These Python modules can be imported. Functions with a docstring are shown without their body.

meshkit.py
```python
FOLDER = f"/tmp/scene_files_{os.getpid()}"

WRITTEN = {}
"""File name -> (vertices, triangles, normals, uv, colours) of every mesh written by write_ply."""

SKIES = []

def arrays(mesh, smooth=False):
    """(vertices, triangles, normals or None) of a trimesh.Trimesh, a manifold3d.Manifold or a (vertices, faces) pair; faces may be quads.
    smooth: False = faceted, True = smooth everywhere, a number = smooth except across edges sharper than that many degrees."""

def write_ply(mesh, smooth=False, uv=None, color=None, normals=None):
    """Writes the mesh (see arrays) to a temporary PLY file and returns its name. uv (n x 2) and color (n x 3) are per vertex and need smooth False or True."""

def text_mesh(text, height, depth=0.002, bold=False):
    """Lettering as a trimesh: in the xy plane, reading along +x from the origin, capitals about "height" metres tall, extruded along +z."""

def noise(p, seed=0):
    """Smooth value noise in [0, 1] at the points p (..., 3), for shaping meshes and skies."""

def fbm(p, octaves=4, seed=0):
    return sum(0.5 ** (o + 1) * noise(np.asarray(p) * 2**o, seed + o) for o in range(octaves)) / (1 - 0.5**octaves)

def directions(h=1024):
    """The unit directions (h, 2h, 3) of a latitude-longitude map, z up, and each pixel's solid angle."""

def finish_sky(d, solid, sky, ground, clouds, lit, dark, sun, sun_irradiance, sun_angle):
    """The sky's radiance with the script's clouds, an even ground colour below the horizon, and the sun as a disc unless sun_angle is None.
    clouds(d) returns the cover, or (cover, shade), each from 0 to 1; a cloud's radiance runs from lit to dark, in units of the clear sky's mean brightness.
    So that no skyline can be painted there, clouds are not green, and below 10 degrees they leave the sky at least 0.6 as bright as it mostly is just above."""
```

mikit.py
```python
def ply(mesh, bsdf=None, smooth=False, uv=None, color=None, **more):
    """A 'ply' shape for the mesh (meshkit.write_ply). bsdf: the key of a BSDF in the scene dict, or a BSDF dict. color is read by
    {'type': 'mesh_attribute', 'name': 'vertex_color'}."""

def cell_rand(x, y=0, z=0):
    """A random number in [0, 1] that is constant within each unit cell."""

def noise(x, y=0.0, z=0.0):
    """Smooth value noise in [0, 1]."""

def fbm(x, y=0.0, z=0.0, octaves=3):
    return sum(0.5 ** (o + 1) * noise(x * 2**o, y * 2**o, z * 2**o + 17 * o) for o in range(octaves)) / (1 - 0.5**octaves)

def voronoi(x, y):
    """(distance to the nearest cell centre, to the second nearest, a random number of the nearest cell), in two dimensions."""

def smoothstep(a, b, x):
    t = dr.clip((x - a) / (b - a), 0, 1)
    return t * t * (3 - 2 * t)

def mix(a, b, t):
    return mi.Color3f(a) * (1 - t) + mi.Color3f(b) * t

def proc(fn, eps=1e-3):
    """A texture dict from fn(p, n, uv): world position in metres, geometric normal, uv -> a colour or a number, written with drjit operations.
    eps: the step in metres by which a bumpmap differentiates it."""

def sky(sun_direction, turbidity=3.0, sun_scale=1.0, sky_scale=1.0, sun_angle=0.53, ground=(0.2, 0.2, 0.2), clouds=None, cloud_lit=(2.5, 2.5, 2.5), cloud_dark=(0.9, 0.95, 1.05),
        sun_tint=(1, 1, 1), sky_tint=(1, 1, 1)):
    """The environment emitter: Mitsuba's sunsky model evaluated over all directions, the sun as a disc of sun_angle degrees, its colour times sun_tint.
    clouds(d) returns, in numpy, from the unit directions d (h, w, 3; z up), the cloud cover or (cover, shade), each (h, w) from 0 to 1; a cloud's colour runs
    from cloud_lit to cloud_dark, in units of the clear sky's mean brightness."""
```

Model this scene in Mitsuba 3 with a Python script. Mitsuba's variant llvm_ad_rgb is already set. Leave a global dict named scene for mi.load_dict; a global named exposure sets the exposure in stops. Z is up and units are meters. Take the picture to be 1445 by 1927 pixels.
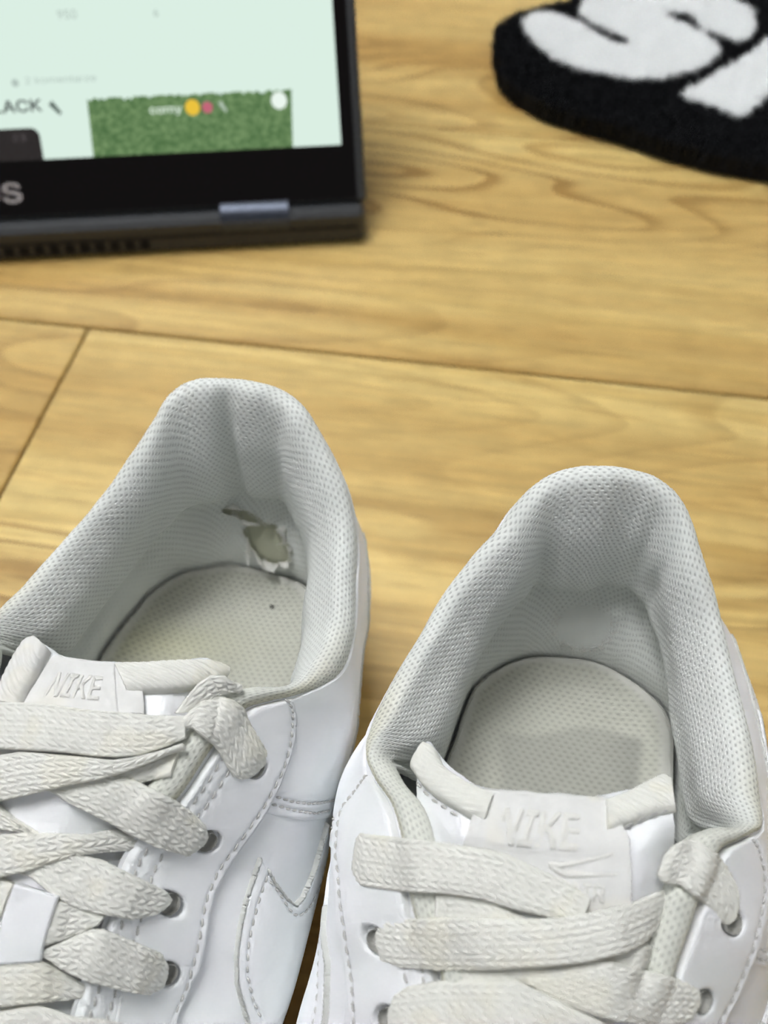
import math, numpy as np, trimesh, mitsuba as mi, drjit as dr, mikit, meshkit
from scipy.interpolate import PchipInterpolator, LinearNDInterpolator, NearestNDInterpolator, RegularGridInterpolator, CubicSpline
from scipy.ndimage import map_coordinates
from scipy.spatial import Delaunay
import shapely
from shapely.geometry import Polygon, LineString, Point
T = mi.ScalarTransform4f
rng = np.random.default_rng(7)

# ------------------------------------------------------------------ camera, light, exposure
F, PITCH, H, CX, CY = 1577.0, math.radians(53.6), 0.26, 722.5, 963.5
FWD = np.array([0, math.cos(PITCH), -math.sin(PITCH)]); UP = np.array([0, math.sin(PITCH), math.cos(PITCH)]); RT = np.array([1.0, 0, 0])
EYE = np.array([0, 0, H])
scene, labels = {}, {}
scene['camera'] = {'type': 'thinlens', 'fov': 2 * math.degrees(math.atan(722.5 / F)), 'fov_axis': 'x', 'aperture_radius': 0.0013, 'focus_distance': 0.192,
                   'near_clip': 0.01, 'far_clip': 50.0, 'to_world': T().look_at(origin=EYE.tolist(), target=(EYE + FWD).tolist(), up=[0, 0, 1])}
exposure = -0.07
scene['room_light'] = {'type': 'constant', 'radiance': {'type': 'rgb', 'value': [0.315, 0.33, 0.345]}}

def at(px, py, z):
    px, py = np.asarray(px, float), np.asarray(py, float)
    d = FWD + RT * ((px - CX) / F)[..., None] - UP * ((py - CY) / F)[..., None]
    return EYE + d * ((np.asarray(z, float) - H) / d[..., 2])[..., None]
def pix(p):
    q = np.asarray(p, float) - EYE; w = q @ FWD
    return np.stack([CX + F * (q @ RT) / w, CY - F * (q @ UP) / w], -1)

# ------------------------------------------------------------------ helpers
def sst(a, b, x):
    t = np.clip((x - a) / (b - a), 0, 1); return t * t * (3 - 2 * t)
def gridmesh(P, wrap=False, flip=False):
    n, m = P.shape[:2]
    i, j = np.meshgrid(np.arange(n - 1), np.arange(m if wrap else m - 1), indexing='ij')
    a, b, c, d = i * m + j, i * m + (j + 1) % m, (i + 1) * m + (j + 1) % m, (i + 1) * m + j
    f = np.stack([a, b, c, d], -1).reshape(-1, 4)
    f = np.vstack([f[:, [0, 1, 2]], f[:, [0, 2, 3]]])
    return P.reshape(-1, 3), f[:, ::-1] if flip else f
def gnormal(P):
    du, dv = np.gradient(P, axis=0), np.gradient(P, axis=1)
    n = np.cross(du, dv); return n / np.maximum(np.linalg.norm(n, axis=-1, keepdims=True), 1e-12)
def add(key, mesh, bsdf, smooth=False, color=None, label=None, cat=None, kind=None, group=None, more=None):
    k, n = key, 0
    while k in scene: n += 1; k = f'{key}_{n:03d}'
    scene[k] = mikit.ply(mesh, bsdf, smooth, color=color, **(more or {}))
    info = {a: b for a, b in (('label', label), ('category', cat), ('kind', kind), ('group', group)) if b}
    if info: labels[k] = info
    return k
def cat(ms):
    v, f, at_ = [], [], 0
    for m in ms:
        mv, mf = (m.vertices, m.faces) if hasattr(m, 'vertices') else m
        mv, mf = np.asarray(mv), np.asarray(mf); v.append(mv); f.append(mf + at_); at_ += len(mv)
    return np.vstack(v), np.vstack(f)
def resample(p, n):
    p = np.asarray(p, float); d = np.r_[0, np.cumsum(np.linalg.norm(np.diff(p, axis=0), axis=1))]
    if len(p) > 2:
        keep = np.r_[True, np.diff(d) > 1e-9]
        return CubicSpline(d[keep], p[keep])(np.linspace(0, d[-1], n)) if len(p) == 3 else PchipInterpolator(d[keep], p[keep])(np.linspace(0, d[-1], n))
    return p[0] + (p[-1] - p[0]) * np.linspace(0, 1, n)[:, None]
def dens(p, step):
    p = np.asarray(p, float); out = [p[0]]
    for a, b in zip(p[:-1], p[1:]):
        k = max(1, int(np.ceil(np.linalg.norm(b - a) / step)))
        out += [a + (b - a) * i / k for i in range(1, k + 1)]
    return np.array(out)
def bar(x0, x1, y0, y1, z0, z1, c=0.0004):
    """A box with chamfered edges."""
    b = trimesh.creation.box(extents=[1, 1, 1]); pts = []
    lo, hi = np.array([x0, y0, z0]), np.array([x1, y1, z1])
    for k in range(3):
        l, h = lo + c, hi - c; l[k], h[k] = lo[k], hi[k]
        pts.append(np.array(np.meshgrid(*zip(l, h))).reshape(3, -1).T)
    return trimesh.convex.convex_hull(np.vstack(pts))
def tube(path, r, k=8, caps=True):
    path = np.asarray(path, float); n = len(path); r = np.broadcast_to(r, (n,))
    t = np.gradient(path, axis=0); t /= np.maximum(np.linalg.norm(t, axis=1, keepdims=True), 1e-12)
    ref = np.array([0.31, 0.2, 0.93]); a = np.cross(t, ref); a /= np.linalg.norm(a, axis=1, keepdims=True); b = np.cross(t, a)
    th = np.arange(k) * 2 * np.pi / k
    P = path[:, None] + r[:, None, None] * (a[:, None] * np.cos(th)[None, :, None] + b[:, None] * np.sin(th)[None, :, None])
    v, f = gridmesh(P, wrap=True)
    if caps:
        v = np.vstack([v, path[:1], path[-1:]]); j = np.arange(k); N = n * k
        f = np.vstack([f, np.stack([j * 0 + N, (j + 1) % k, j], 1), np.stack([j * 0 + N + 1, (n - 1) * k + j, (n - 1) * k + (j + 1) % k], 1)])
    return v, f

# ------------------------------------------------------------------ materials
def P_(rgb, rough, **k):
    b = {'type': 'principled', 'base_color': rgb if isinstance(rgb, dict) else {'type': 'rgb', 'value': list(rgb)}, 'roughness': rough, **k}
    return b
def two(b): return {'type': 'twosided', 'bsdf': b}
VC = {'type': 'mesh_attribute', 'name': 'vertex_color'}
def leather_bump(p, n, uv):
    q = p * 1000.0
    return mikit.fbm(q.x * 1.3, q.y * 1.3, q.z * 1.3, 2) + 0.5 * mikit.noise(q.x * 0.35, q.y * 0.35, q.z * 0.35)
def leather_col(p, n, uv):
    q = p * 1000.0
    a = mikit.fbm(q.x * .06, q.y * .06, q.z * .06, 3)
    return mikit.mix([.86, .87, .90], [.82, .845, .86], mikit.smoothstep(.4, .65, a))
LEATHER = two({'type': 'bumpmap', 'arbitrary': mikit.proc(leather_bump, 1.2e-4), 'scale': 0.00017,
               'bsdf': P_(mikit.proc(leather_col), .5, specular=.35)})
scene['leather'] = LEATHER
scene['vc_fabric'] = two({'type': 'diffuse', 'reflectance': VC})
scene['fabric'] = two({'type': 'diffuse', 'reflectance': {'type': 'rgb', 'value': [.735, .73, .70]}})
scene['thread'] = two(P_((.50, .50, .49), .7, specular=.3))
scene['raw_edge'] = two(P_((.55, .56, .54), .9, specular=.2))
scene['eyelet_dark'] = two(P_((.33, .33, .31), .9, specular=.2))
scene['sole_rubber'] = two(P_((.74, .75, .74), .5, specular=.4))
scene['foam_board'] = two(P_((.52, .53, .41), .8, specular=.2))
scene['dark_plastic'] = two(P_((.020, .023, .026), .5, specular=.5))
scene['dark_slot'] = two(P_((.004, .004, .004), .8, specular=.2))
scene['bezel_glass'] = two(P_((.003, .002, .002), .09, specular=.16))
scene['hinge_metal'] = two(P_((.055, .063, .082), .42, metallic=.9))
scene['logo_grey'] = two(P_((.30, .28, .29), .5))
def emit(rgb): return {'emitter': {'type': 'area', 'radiance': rgb if isinstance(rgb, dict) else {'type': 'rgb', 'value': list(rgb)}}}
scene['screen_black'] = two(P_((.01, .01, .01), .3))

# ------------------------------------------------------------------ floor: laminate planks
PA = math.radians(-8.5); PU = np.array([math.cos(PA), math.sin(PA)]); PV = np.array([-math.sin(PA), math.cos(PA)])
V1 = float(np.array([-0.1359, 0.2973]) @ PV)           # seam in front of the laptop
PW = 0.1945
UJ = float(np.array([-0.1359, 0.2973]) @ PU)           # butt joint left of the left shoe
EYES = []
for ex_, ey_, su_, sv2, am_ in ((735, 1000, .050, .017, 1.5), (1350, 1120, .070, .018, 1.5), (660, 325, .13, .034, 2.6), (40, 1060, .06, .02, 1.3)):
    w_ = at(ex_, ey_, 0)[:2]; EYES.append((float(w_ @ PU), float(w_ @ PV), su_, sv2, am_))
def wood(p, n, uv):
    u = p.x * PU[0] + p.y * PU[1]; v = p.x * PV[0] + p.y * PV[1]
    row = dr.floor((v - V1) / PW)
    off = dr.select(row < 0, UJ, UJ + .47 + .37 * row)
    col = dr.floor((u - off) / 1.2)
    r1, r2, r3 = mikit.cell_rand(row, col, 11), mikit.cell_rand(row, col, 12), mikit.cell_rand(row, col, 13)
    vv = v - V1 - row * PW
    uu = u + 7 * r1
    # contour lines of a stretched height field: the cathedral figure and eyes of flat-sawn boards
    f1 = mikit.fbm(uu * 3.4 + 3, vv * 17 + r2 * 9, r1 * 5, 2); f2 = mikit.noise(uu * 11, vv * 60, 5 + r1 * 9)
    ring = (f1 * (5.5 + 3.5 * r3) + vv * 18 + f2 * .35) * 1.55
    eye = mi.Float(0)
    for (eu, ev, su, sv_, am) in EYES:
        gq = dr.exp(-dr.square((u - eu) / su) - dr.square((v - ev) / sv_)); ring += am * gq * (.7 + .6 * f2); eye = dr.maximum(eye, gq)
    fr = ring - dr.floor(ring)
    line = mikit.smoothstep(.55, .93, fr) * (1 - mikit.smoothstep(.93, 1.0, fr))
    wv = mikit.smoothstep(.30, .75, mikit.noise(uu * 4, vv * 14, 77 + r2 * 5))
    thin = mikit.smoothstep(.5, .95, mikit.noise(uu * 3.5, vv * 230 + ring * 1.5, 8))
    fine = mikit.fbm(uu * 16, v * 420, 3, 3)
    pores = mikit.smoothstep(.60, .85, mikit.noise(uu * 60, v * 900, 2))
    mottle = mikit.fbm(uu * 90, v * 150, 9, 3)
    tone = .50 + 1.0 * (mikit.noise(uu * 2.6, vv * 22, 31) - .5) + .35 * (r3 - .5) + .75 * (mikit.noise(uu * 1.8, vv * 75, 37) - .5)
    c = mikit.mix([.385, .236, .068], [.605, .45, .172], dr.clip(tone, 0, 1))
    c = c * mikit.mix([1, 1, 1], [.62, .53, .42], dr.clip(line * (.12 + .70 * wv + .5 * mikit.smoothstep(.02, .4, eye)), 0, 1))
    c = c * mikit.mix([1, 1, 1], [.84, .79, .70], thin * .8)
    c = c * (.88 + .24 * fine) * (.88 + .24 * mottle)
    c = c * mikit.mix([1, 1, 1], [.86, .80, .72], pores * .5)
    return c
scene['oak_laminate'] = two(P_(mikit.proc(wood), .42, specular=.35))
scene['gap_dark'] = two(P_((.20, .13, .06), .9))
g = trimesh.creation.box(extents=[2.6, 2.6, .01]); g.apply_translation([0, .35, -.0071])
add('floor', g, 'gap_dark', kind='structure', label='wooden laminate floor of wide light oak planks under the shoes')
for row in range(-3, 6):
    off = UJ if row < 0 else UJ + .47 + .37 * row
    for c in range(-2, 2):
        u0, u1 = off + 1.2 * c, off + 1.2 * (c + 1)
        u0, u1 = max(u0, -1.25), min(u1, 1.25)
        if u1 - u0 < .02: continue
        v0 = V1 + row * PW
        m = bar(u0 + .0004, u1 - .0004, v0 + .0004, v0 + PW - .0004, -.0021, 0, .0009)
        w = np.array(m.vertices); xy = w[:, :1] * PU + w[:, 1:2] * PV
        add('floor__plank', trimesh.Trimesh(np.c_[xy, w[:, 2]], m.faces, process=False), 'oak_laminate')

# ------------------------------------------------------------------ ceiling with its lamp
m = trimesh.creation.box(extents=[4.4, 4.4, .04]); m.apply_translation([0, .4, 2.52])
scene['ceiling_paint'] = two(P_((.8, .8, .79), .9))
add('ceiling', m, 'ceiling_paint', kind='structure', label='plain white ceiling above the room')
LPX, LPY = -.55, .72
m = bar(LPX - .62, LPX + .62, LPY - .62, LPY + .62, 2.462, 2.499, .004)
add('ceiling_lamp__housing', m, 'sole_rubber'); labels['ceiling_lamp'] = {'label': 'square white lamp panel mounted on the ceiling', 'category': 'lamp'}
v = np.array([[LPX - .6, LPY - .6, 2.4615], [LPX + .6, LPY - .6, 2.4615], [LPX + .6, LPY + .6, 2.4615], [LPX - .6, LPY + .6, 2.4615]])
add('ceiling_lamp__diffuser', (v, np.array([[0, 2, 1], [0, 3, 2]])), 'sole_rubber', more=emit([16.2, 16.3, 16.3]))

# ------------------------------------------------------------------ laptop standing like an easel, screen towards the camera
L0, L1 = at(683, 447, 0)[:2], at(0, 485, 0)[:2]
LX = (L0 - L1) / np.linalg.norm(L0 - L1); LB = np.array([-LX[1], LX[0]])
RC = np.array([*L0, 0.0]); EX = np.array([*LX, 0]); EB = np.array([*LB, 0]); EZ = np.array([0, 0, 1.0])
def lap(x, b, z): return RC + EX * np.asarray(x)[..., None] + EB * np.asarray(b)[..., None] + EZ * np.asarray(z)[..., None]
def lapmesh(m):
    w = np.asarray(m.vertices); return trimesh.Trimesh(lap(w[:, 0], w[:, 1], w[:, 2]), m.faces, process=False)
LW, BT = .322, .017                                        # width, base thickness
labels['laptop'] = {'label': 'black convertible laptop standing on the floor behind the shoes with its screen lit', 'category': 'laptop'}
add('laptop__base', lapmesh(bar(-LW, .0008, -.0035, .215, .0002, BT, .0022)), 'dark_plastic', label='black keyboard half lying flat behind the screen')
add('laptop__base__seam', lapmesh(bar(-LW + .004, -.003, -.0039, .003, .0085, .0098, .0002)), 'dark_slot')
for k in range(30):
    x = -.108 - .0073 * k
    if x < -LW + .01: break
    add('laptop__base__vent_slot', lapmesh(bar(x - .0023, x + .0023, -.0041, .003, .0032, .0076, .0003)), 'dark_slot')
# screen half: solve the tilt so that its right edge follows the photograph
def scr_axes(th): return EB * math.sin(th) + EZ * math.cos(th), -EB * math.cos(th) + EZ * math.sin(th)
S0 = lap(.0022, .003, .0185)
best = min(np.radians(np.arange(0, 50, .25)), key=lambda th: min(abs(pix(S0 + scr_axes(th)[0] * l)[0] - 657) + .0 for l in [.3]) if False else
           abs(np.interp(0, *(lambda q: (q[::-1, 1], q[::-1, 0]))(pix(np.array([S0 + scr_axes(th)[0] * l for l in np.linspace(0, .2, 60)])))) - 668))
TH = float(best); SU, SN = scr_axes(TH)
print('laptop tilt', math.degrees(TH))
def scr(x, y, d): return S0 + EX * np.asarray(x)[..., None] + SU * np.asarray(y)[..., None] + SN * np.asarray(d)[..., None]
def scrmesh(m):
    w = np.asarray(m.vertices); return trimesh.Trimesh(scr(w[:, 0], w[:, 1], w[:, 2]), m.faces, process=False)
def pix2scr(px, py, d=0.0):
    o = S0 + SN * d
    r = FWD + RT * (px - CX) / F - UP * (py - CY) / F
    q = EYE + r * ((o - EYE) @ SN / (r @ SN)) - o
    return np.array([q @ EX, q @ SU])
SW, SH = LW - .006, .205
add('laptop__lid', scrmesh(bar(-SW, 0, 0, SH, -.0085, -.0012, .0016)), 'dark_plastic', label='black screen half leaning back')
add('laptop__lid__bezel', scrmesh(bar(-SW + .002, -.0042, .002, SH - .003, -.0016, -.0004, .0003)), 'bezel_glass', label='glossy black screen border')
c0, c1 = pix2scr(642, 272), pix2scr(628, 0)
DX1, DY0 = c0[0], c0[1]; DX0, DY1 = -SW + .008, SH - .009
print('display', c0, c1)
def quad(x0, x1, y0, y1, d): return scr(np.array([x0, x1, x1, x0]), np.array([y0, y0, y1, y1]), np.full(4, d)), np.array([[0, 1, 2], [0, 2, 3]])
add('laptop__lid__display', quad(DX0, DX1, DY0, DY1, -.00035), 'screen_black', more=emit([.72, .88, .785]), label='lit pale green white display')
# page on the display: a green picture, writing, small icons
gx0, gy1 = pix2scr(163, 184); gx1, _ = pix2scr(549, 168)
def grass(p, n, uv):
    q = p * 1000.0
    a = mikit.fbm(q.x * .8, q.y * .5, q.z * .8, 3)
    return mikit.mix([.05, .135, .035], [.17, .29, .115], mikit.smoothstep(.25, .75, a))
gx0, gx1 = pix2scr(170, 240)[0], pix2scr(549, 225)[0]; gy1 = .5 * (pix2scr(163, 184)[1] + pix2scr(549, 168)[1])
xs = np.linspace(gx0, gx1, 90); top = gy1 - .0016 * rng.random(90) ** 3
xb_ = np.linspace(pix2scr(176, 298)[0], pix2scr(551, 276)[0], 90); xs = np.linspace(pix2scr(163, 184)[0], pix2scr(548, 168)[0], 90)
gv = np.vstack([scr(xb_, np.full(90, DY0), np.full(90, -.00032)), scr(xs, top, np.full(90, -.00032))])
j = np.arange(89); gf = np.vstack([np.stack([j, j + 1, j + 91], 1), np.stack([j, j + 91, j + 90], 1)])
add('laptop__lid__display__picture', (gv, gf), 'screen_black', more={**emit(mikit.proc(grass)), 'uv': np.c_[np.tile(np.linspace(0, 1, 90), 2), np.repeat([0, 1.], 90)]}, label='green grass picture on the display')
def sline(txt, px, py, hpx, col, bold=False, w=None, rad=None, name='text'):
    o = pix2scr(px, py); h = pix2scr(px, py - hpx)[1] - o[1]
    m = meshkit.text_mesh(txt, h, .00002, bold)
    if w:
        e = pix2scr(px + w, py)[0] - o[0]; m.vertices[:, 0] *= e / m.bounds[1, 0]
    m.vertices += [o[0], o[1], -.00031]
    add('laptop__lid__display__' + name, scrmesh(m), 'screen_black', more=emit(col))
grey = [.42, .52, .47]
sline('950', 107, 36, 17, [.40, .48, .44], w=38)
sline('6', 288, 31, 14, [.34, .42, .38])
sline('2 komentarze', 46, 158, 13, [.45, .55, .50], w=136)
sline('BLACK', -38, 214, 22, [.03, .04, .04], True, w=118)
sline('corny', 281, 214, 15, [.75, .88, .75], True, w=62)
def sdisc(px, py, r, col, name, squash=1.0):
    c = pix2scr(px, py); rr = abs(pix2scr(px + r, py)[0] - c[0]); th = np.linspace(0, 2 * np.pi, 25)[:-1]
    v = scr(c[0] + np.r_[0, rr * np.cos(th)], c[1] + np.r_[0, squash * rr * np.sin(th)], np.full(25, -.00030))
    k = np.arange(24); add('laptop__lid__display__' + name, (v, np.stack([k * 0, k + 1, (k + 1) % 24 + 1], 1)), 'screen_black', more=emit(col))
sdisc(28, 156, 7, [.45, .55, .50], 'icon'); sdisc(362, 202, 14, [.85, .55, .03], 'icon'); sdisc(390, 202, 10, [.55, .12, .18], 'icon'); sdisc(525, 189, 15, [.85, .95, .88], 'icon')
def sbar(p, q, wpx, col, name):
    a, b = pix2scr(*p), pix2scr(*q); d = (b - a) / np.linalg.norm(b - a); n = np.array([-d[1], d[0]]) * abs(pix2scr(p[0] + wpx, p[1])[0] - a[0]) / 2
    c = np.array([a + n, a - n, b - n * .6, b + n * .6]); add('laptop__lid__display__' + name, (scr(c[:, 0], c[:, 1], np.full(4, -.0003)), np.array([[0, 1, 2], [0, 2, 3]])), 'screen_black', more=emit(col))
sbar((94, 193), (114, 214), 11, [.10, .14, .12], 'icon'); sbar((413, 192), (426, 210), 8, [.45, .55, .45], 'icon')
# dark phone picture in the corner of the page
o = pix2scr(72, 240); pc = Polygon([(o[0] - .05, DY0), (o[0], DY0), (o[0], o[1]), (o[0] - .05, o[1])]).buffer(-.004).buffer(.004)
pc = pc.union(shapely.box(o[0] - .05, DY0, o[0], DY0 + .006))
m = trimesh.creation.extrude_polygon(pc, .00002); m.vertices += [0, 0, -.00031]
add('laptop__lid__display__picture', scrmesh(m), 'screen_black', more=emit([.008, .004, .004]), label='dark rounded picture in the display corner')
sline('33', 22, 266, 12, [.10, .085, .09], True, w=28)
# maker's mark on the lower bezel, cut by the frame
o = pix2scr(-82, 383); h = pix2scr(0, 346)[1] - pix2scr(0, 382)[1]
m = meshkit.text_mesh('ASUS', h, .0001, True); e = pix2scr(44, 380)[0] - pix2scr(-130, 390)[0]; m.vertices[:, 0] *= e / m.bounds[1, 0]
m.vertices += [pix2scr(44, 381)[0] - e, pix2scr(20, 381)[1], -.00041]
add('laptop__lid__bezel__lettering', scrmesh(m), 'logo_grey', label='grey lettering on the lower screen border')
# hinge block
def lapx(px, py, z): return float((at(px, py, z) - RC) @ EX)
hx0, hx1 = lapx(417, 420, .012), lapx(546, 412, .012)
def hinge(x0, x1):
    a = np.linspace(0, 2 * np.pi, 40)[:-1]
    pr = np.stack([.0052 + .0092 * np.cos(a) , .0112 + .0092 * np.sin(a)], 1)
    P = np.stack([lap(np.full(39, x), pr[:, 0], pr[:, 1]) for x in (x0, x0 + .0004, x1 - .0004, x1)])
    c = P.mean(1, keepdims=True); P[[0, 3]] = c[[0, 3]] + (P[[0, 3]] - c[[0, 3]]) * .95
    v, f = gridmesh(P, wrap=True); k = np.arange(39)
    v = np.vstack([v, c[0], c[3]]); f = np.vstack([f, np.stack([k * 0 + 156, (k + 1) % 39, k], 1), np.stack([k * 0 + 157, 117 + k, 117 + (k + 1) % 39], 1)])
    return trimesh.Trimesh(v, f, process=False)
add('laptop__hinge', hinge(hx0, hx1), 'hinge_metal', 30, label='grey metal hinge at the foot of the screen')
add('laptop__hinge', hinge(-LW - hx1, -LW - hx0), 'hinge_metal', 30)

# ------------------------------------------------------------------ tufted rug with white letters
C2 = lambda l: [(722 + .5 * x, .5 * y) for x, y in l]
RZ = .013
rug_px = C2([(690, 0), (530, 30), (450, 70), (425, 120), (420, 200), (440, 270), (500, 325), (620, 385), (760, 428), (900, 465), (1100, 532), (1250, 570), (1445, 605), (1800, 640), (2100, 600), (2100, -60), (1700, -160), (1300, -190), (900, -130)])
s_px = C2([(518, 85), (545, 55), (600, 42), (670, 60), (740, 84), (790, 122), (850, 155), (910, 172), (935, 160), (905, 138), (830, 108), (770, 78), (738, 50), (740, 20), (770, -10), (850, -40), (1000, -62), (1150, -50), (1300, -10), (1390, 40), (1405, 90), (1380, 140), (1335, 158), (1270, 135), (1212, 112), (1185, 85), (1165, 58), (1110, 42), (1042, 50), (1100, 78), (1180, 112), (1250, 160), (1272, 195), (1240, 225), (1180, 260), (1080, 288), (950, 298), (850, 283), (740, 262), (650, 225), (590, 180), (550, 140)])
a_px = C2([(1120, 350), (1180, 322), (1260, 272), (1350, 222), (1445, 150), (1520, 100), (1640, 60), (1760, 100), (1760, 200), (1600, 270), (1445, 362), (1390, 408), (1342, 437), (1290, 418), (1220, 390), (1150, 372)])
def flat(px): return Polygon(at(np.array(px)[:, 0], np.array(px)[:, 1], RZ)[:, :2])
rug, let = flat(rug_px).buffer(.004).buffer(-.004), [flat(s_px).buffer(.0012).buffer(-.0012), flat(a_px).buffer(-.002).buffer(.002)]
scene['pile_black'] = two(P_((.008, .0085, .010), .9, specular=.15, sheen=.2))
scene['pile_white'] = two({'type': 'diffuse', 'reflectance': {'type': 'rgb', 'value': [.95, .96, .96]}})
labels['rug'] = {'label': 'black tufted rug with white letters lying on the floor beyond the shoes', 'category': 'rug'}
m = trimesh.creation.extrude_polygon(rug.buffer(-.0015), .0055)
add('rug__backing', m, 'pile_black')
def pile(poly, n, h, spread, seed):
    r = np.random.default_rng(seed); x0, y0, x1, y1 = poly.bounds
    p = np.c_[r.uniform(x0, x1, n), r.uniform(y0, y1, n)]
    p = p[shapely.contains_xy(poly, p[:, 0], p[:, 1])]
    k = len(p); hh = h * (.85 + .25 * r.random(k)); lean = r.normal(0, spread, (k, 2)); w = .0011 * (.8 + .5 * r.random(k)); a0 = r.uniform(0, 6.28, k)
    V = np.empty((k, 7, 3))
    for c in range(3):
        th = a0 + c * 2.094
        V[:, c] = np.c_[p[:, 0] + w * np.cos(th), p[:, 1] + w * np.sin(th), np.full(k, .004)]
        V[:, 3 + c] = np.c_[p[:, 0] + lean[:, 0] * .7 + w * .9 * np.cos(th), p[:, 1] + lean[:, 1] * .7 + w * .9 * np.sin(th), hh * .85]
    V[:, 6] = np.c_[p + lean, hh]
    f = np.array([[0, 1, 4], [0, 4, 3], [1, 2, 5], [1, 5, 4], [2, 0, 3], [2, 3, 5], [3, 4, 6], [4, 5, 6], [5, 3, 6]])
    return V.reshape(-1, 3), (f[None] + 7 * np.arange(k)[:, None, None]).reshape(-1, 3)
black = rug.buffer(.0005).difference(shapely.union_all(let))
add('rug__pile', pile(black, 60000, RZ, .0016, 1), 'pile_black', kind='stuff', label='short black tufted pile')
add('rug__letter', pile(let[0].intersection(rug), 30000, RZ + .0012, .0013, 2), 'pile_white', kind='stuff', label='white pile letter S')
add('rug__letter', pile(let[1].intersection(rug), 30000, RZ + .0012, .0013, 3), 'pile_white', kind='stuff', label='white pile letter at the rug edge')

# ------------------------------------------------------------------ shoes
S0C = 40 * math.pi / 2
class Surf:
    """A grid of points; places are given as (row, column) of the grid, found from picture points by projection."""
    def __init__(self, Pm, flip=1):
        self.P = Pm; self.N = gnormal(Pm) * flip
        n, m = Pm.shape[:2]
        self.su = np.linalg.norm(np.diff(Pm, axis=0), axis=-1).mean(); self.sv = np.linalg.norm(np.diff(Pm, axis=1), axis=-1).mean()
        self.inv = None
    def ev(self, ij, what='P'):
        A = getattr(self, what); ij = np.asarray(ij, float).reshape(-1, 2).T
        return np.stack([map_coordinates(A[..., k], ij, order=1, mode='nearest') for k in range(3)], -1)
    def find(self, px):
        if self.inv is None:
            q = pix(self.P); face = ((self.P - EYE) * self.N).sum(-1) < -1e-4
            face &= (q[..., 0] > -900) & (q[..., 0] < 2400) & (q[..., 1] > 300) & (q[..., 1] < 2500)
            ii = np.argwhere(face); self.pts = q[face]; self.inv = (LinearNDInterpolator(self.pts, ii), NearestNDInterpolator(self.pts, ii))
        px = np.asarray(px, float); r = self.inv[0](px); bad = np.isnan(r[:, 0]); r[bad] = self.inv[1](px[bad]); return r

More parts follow.
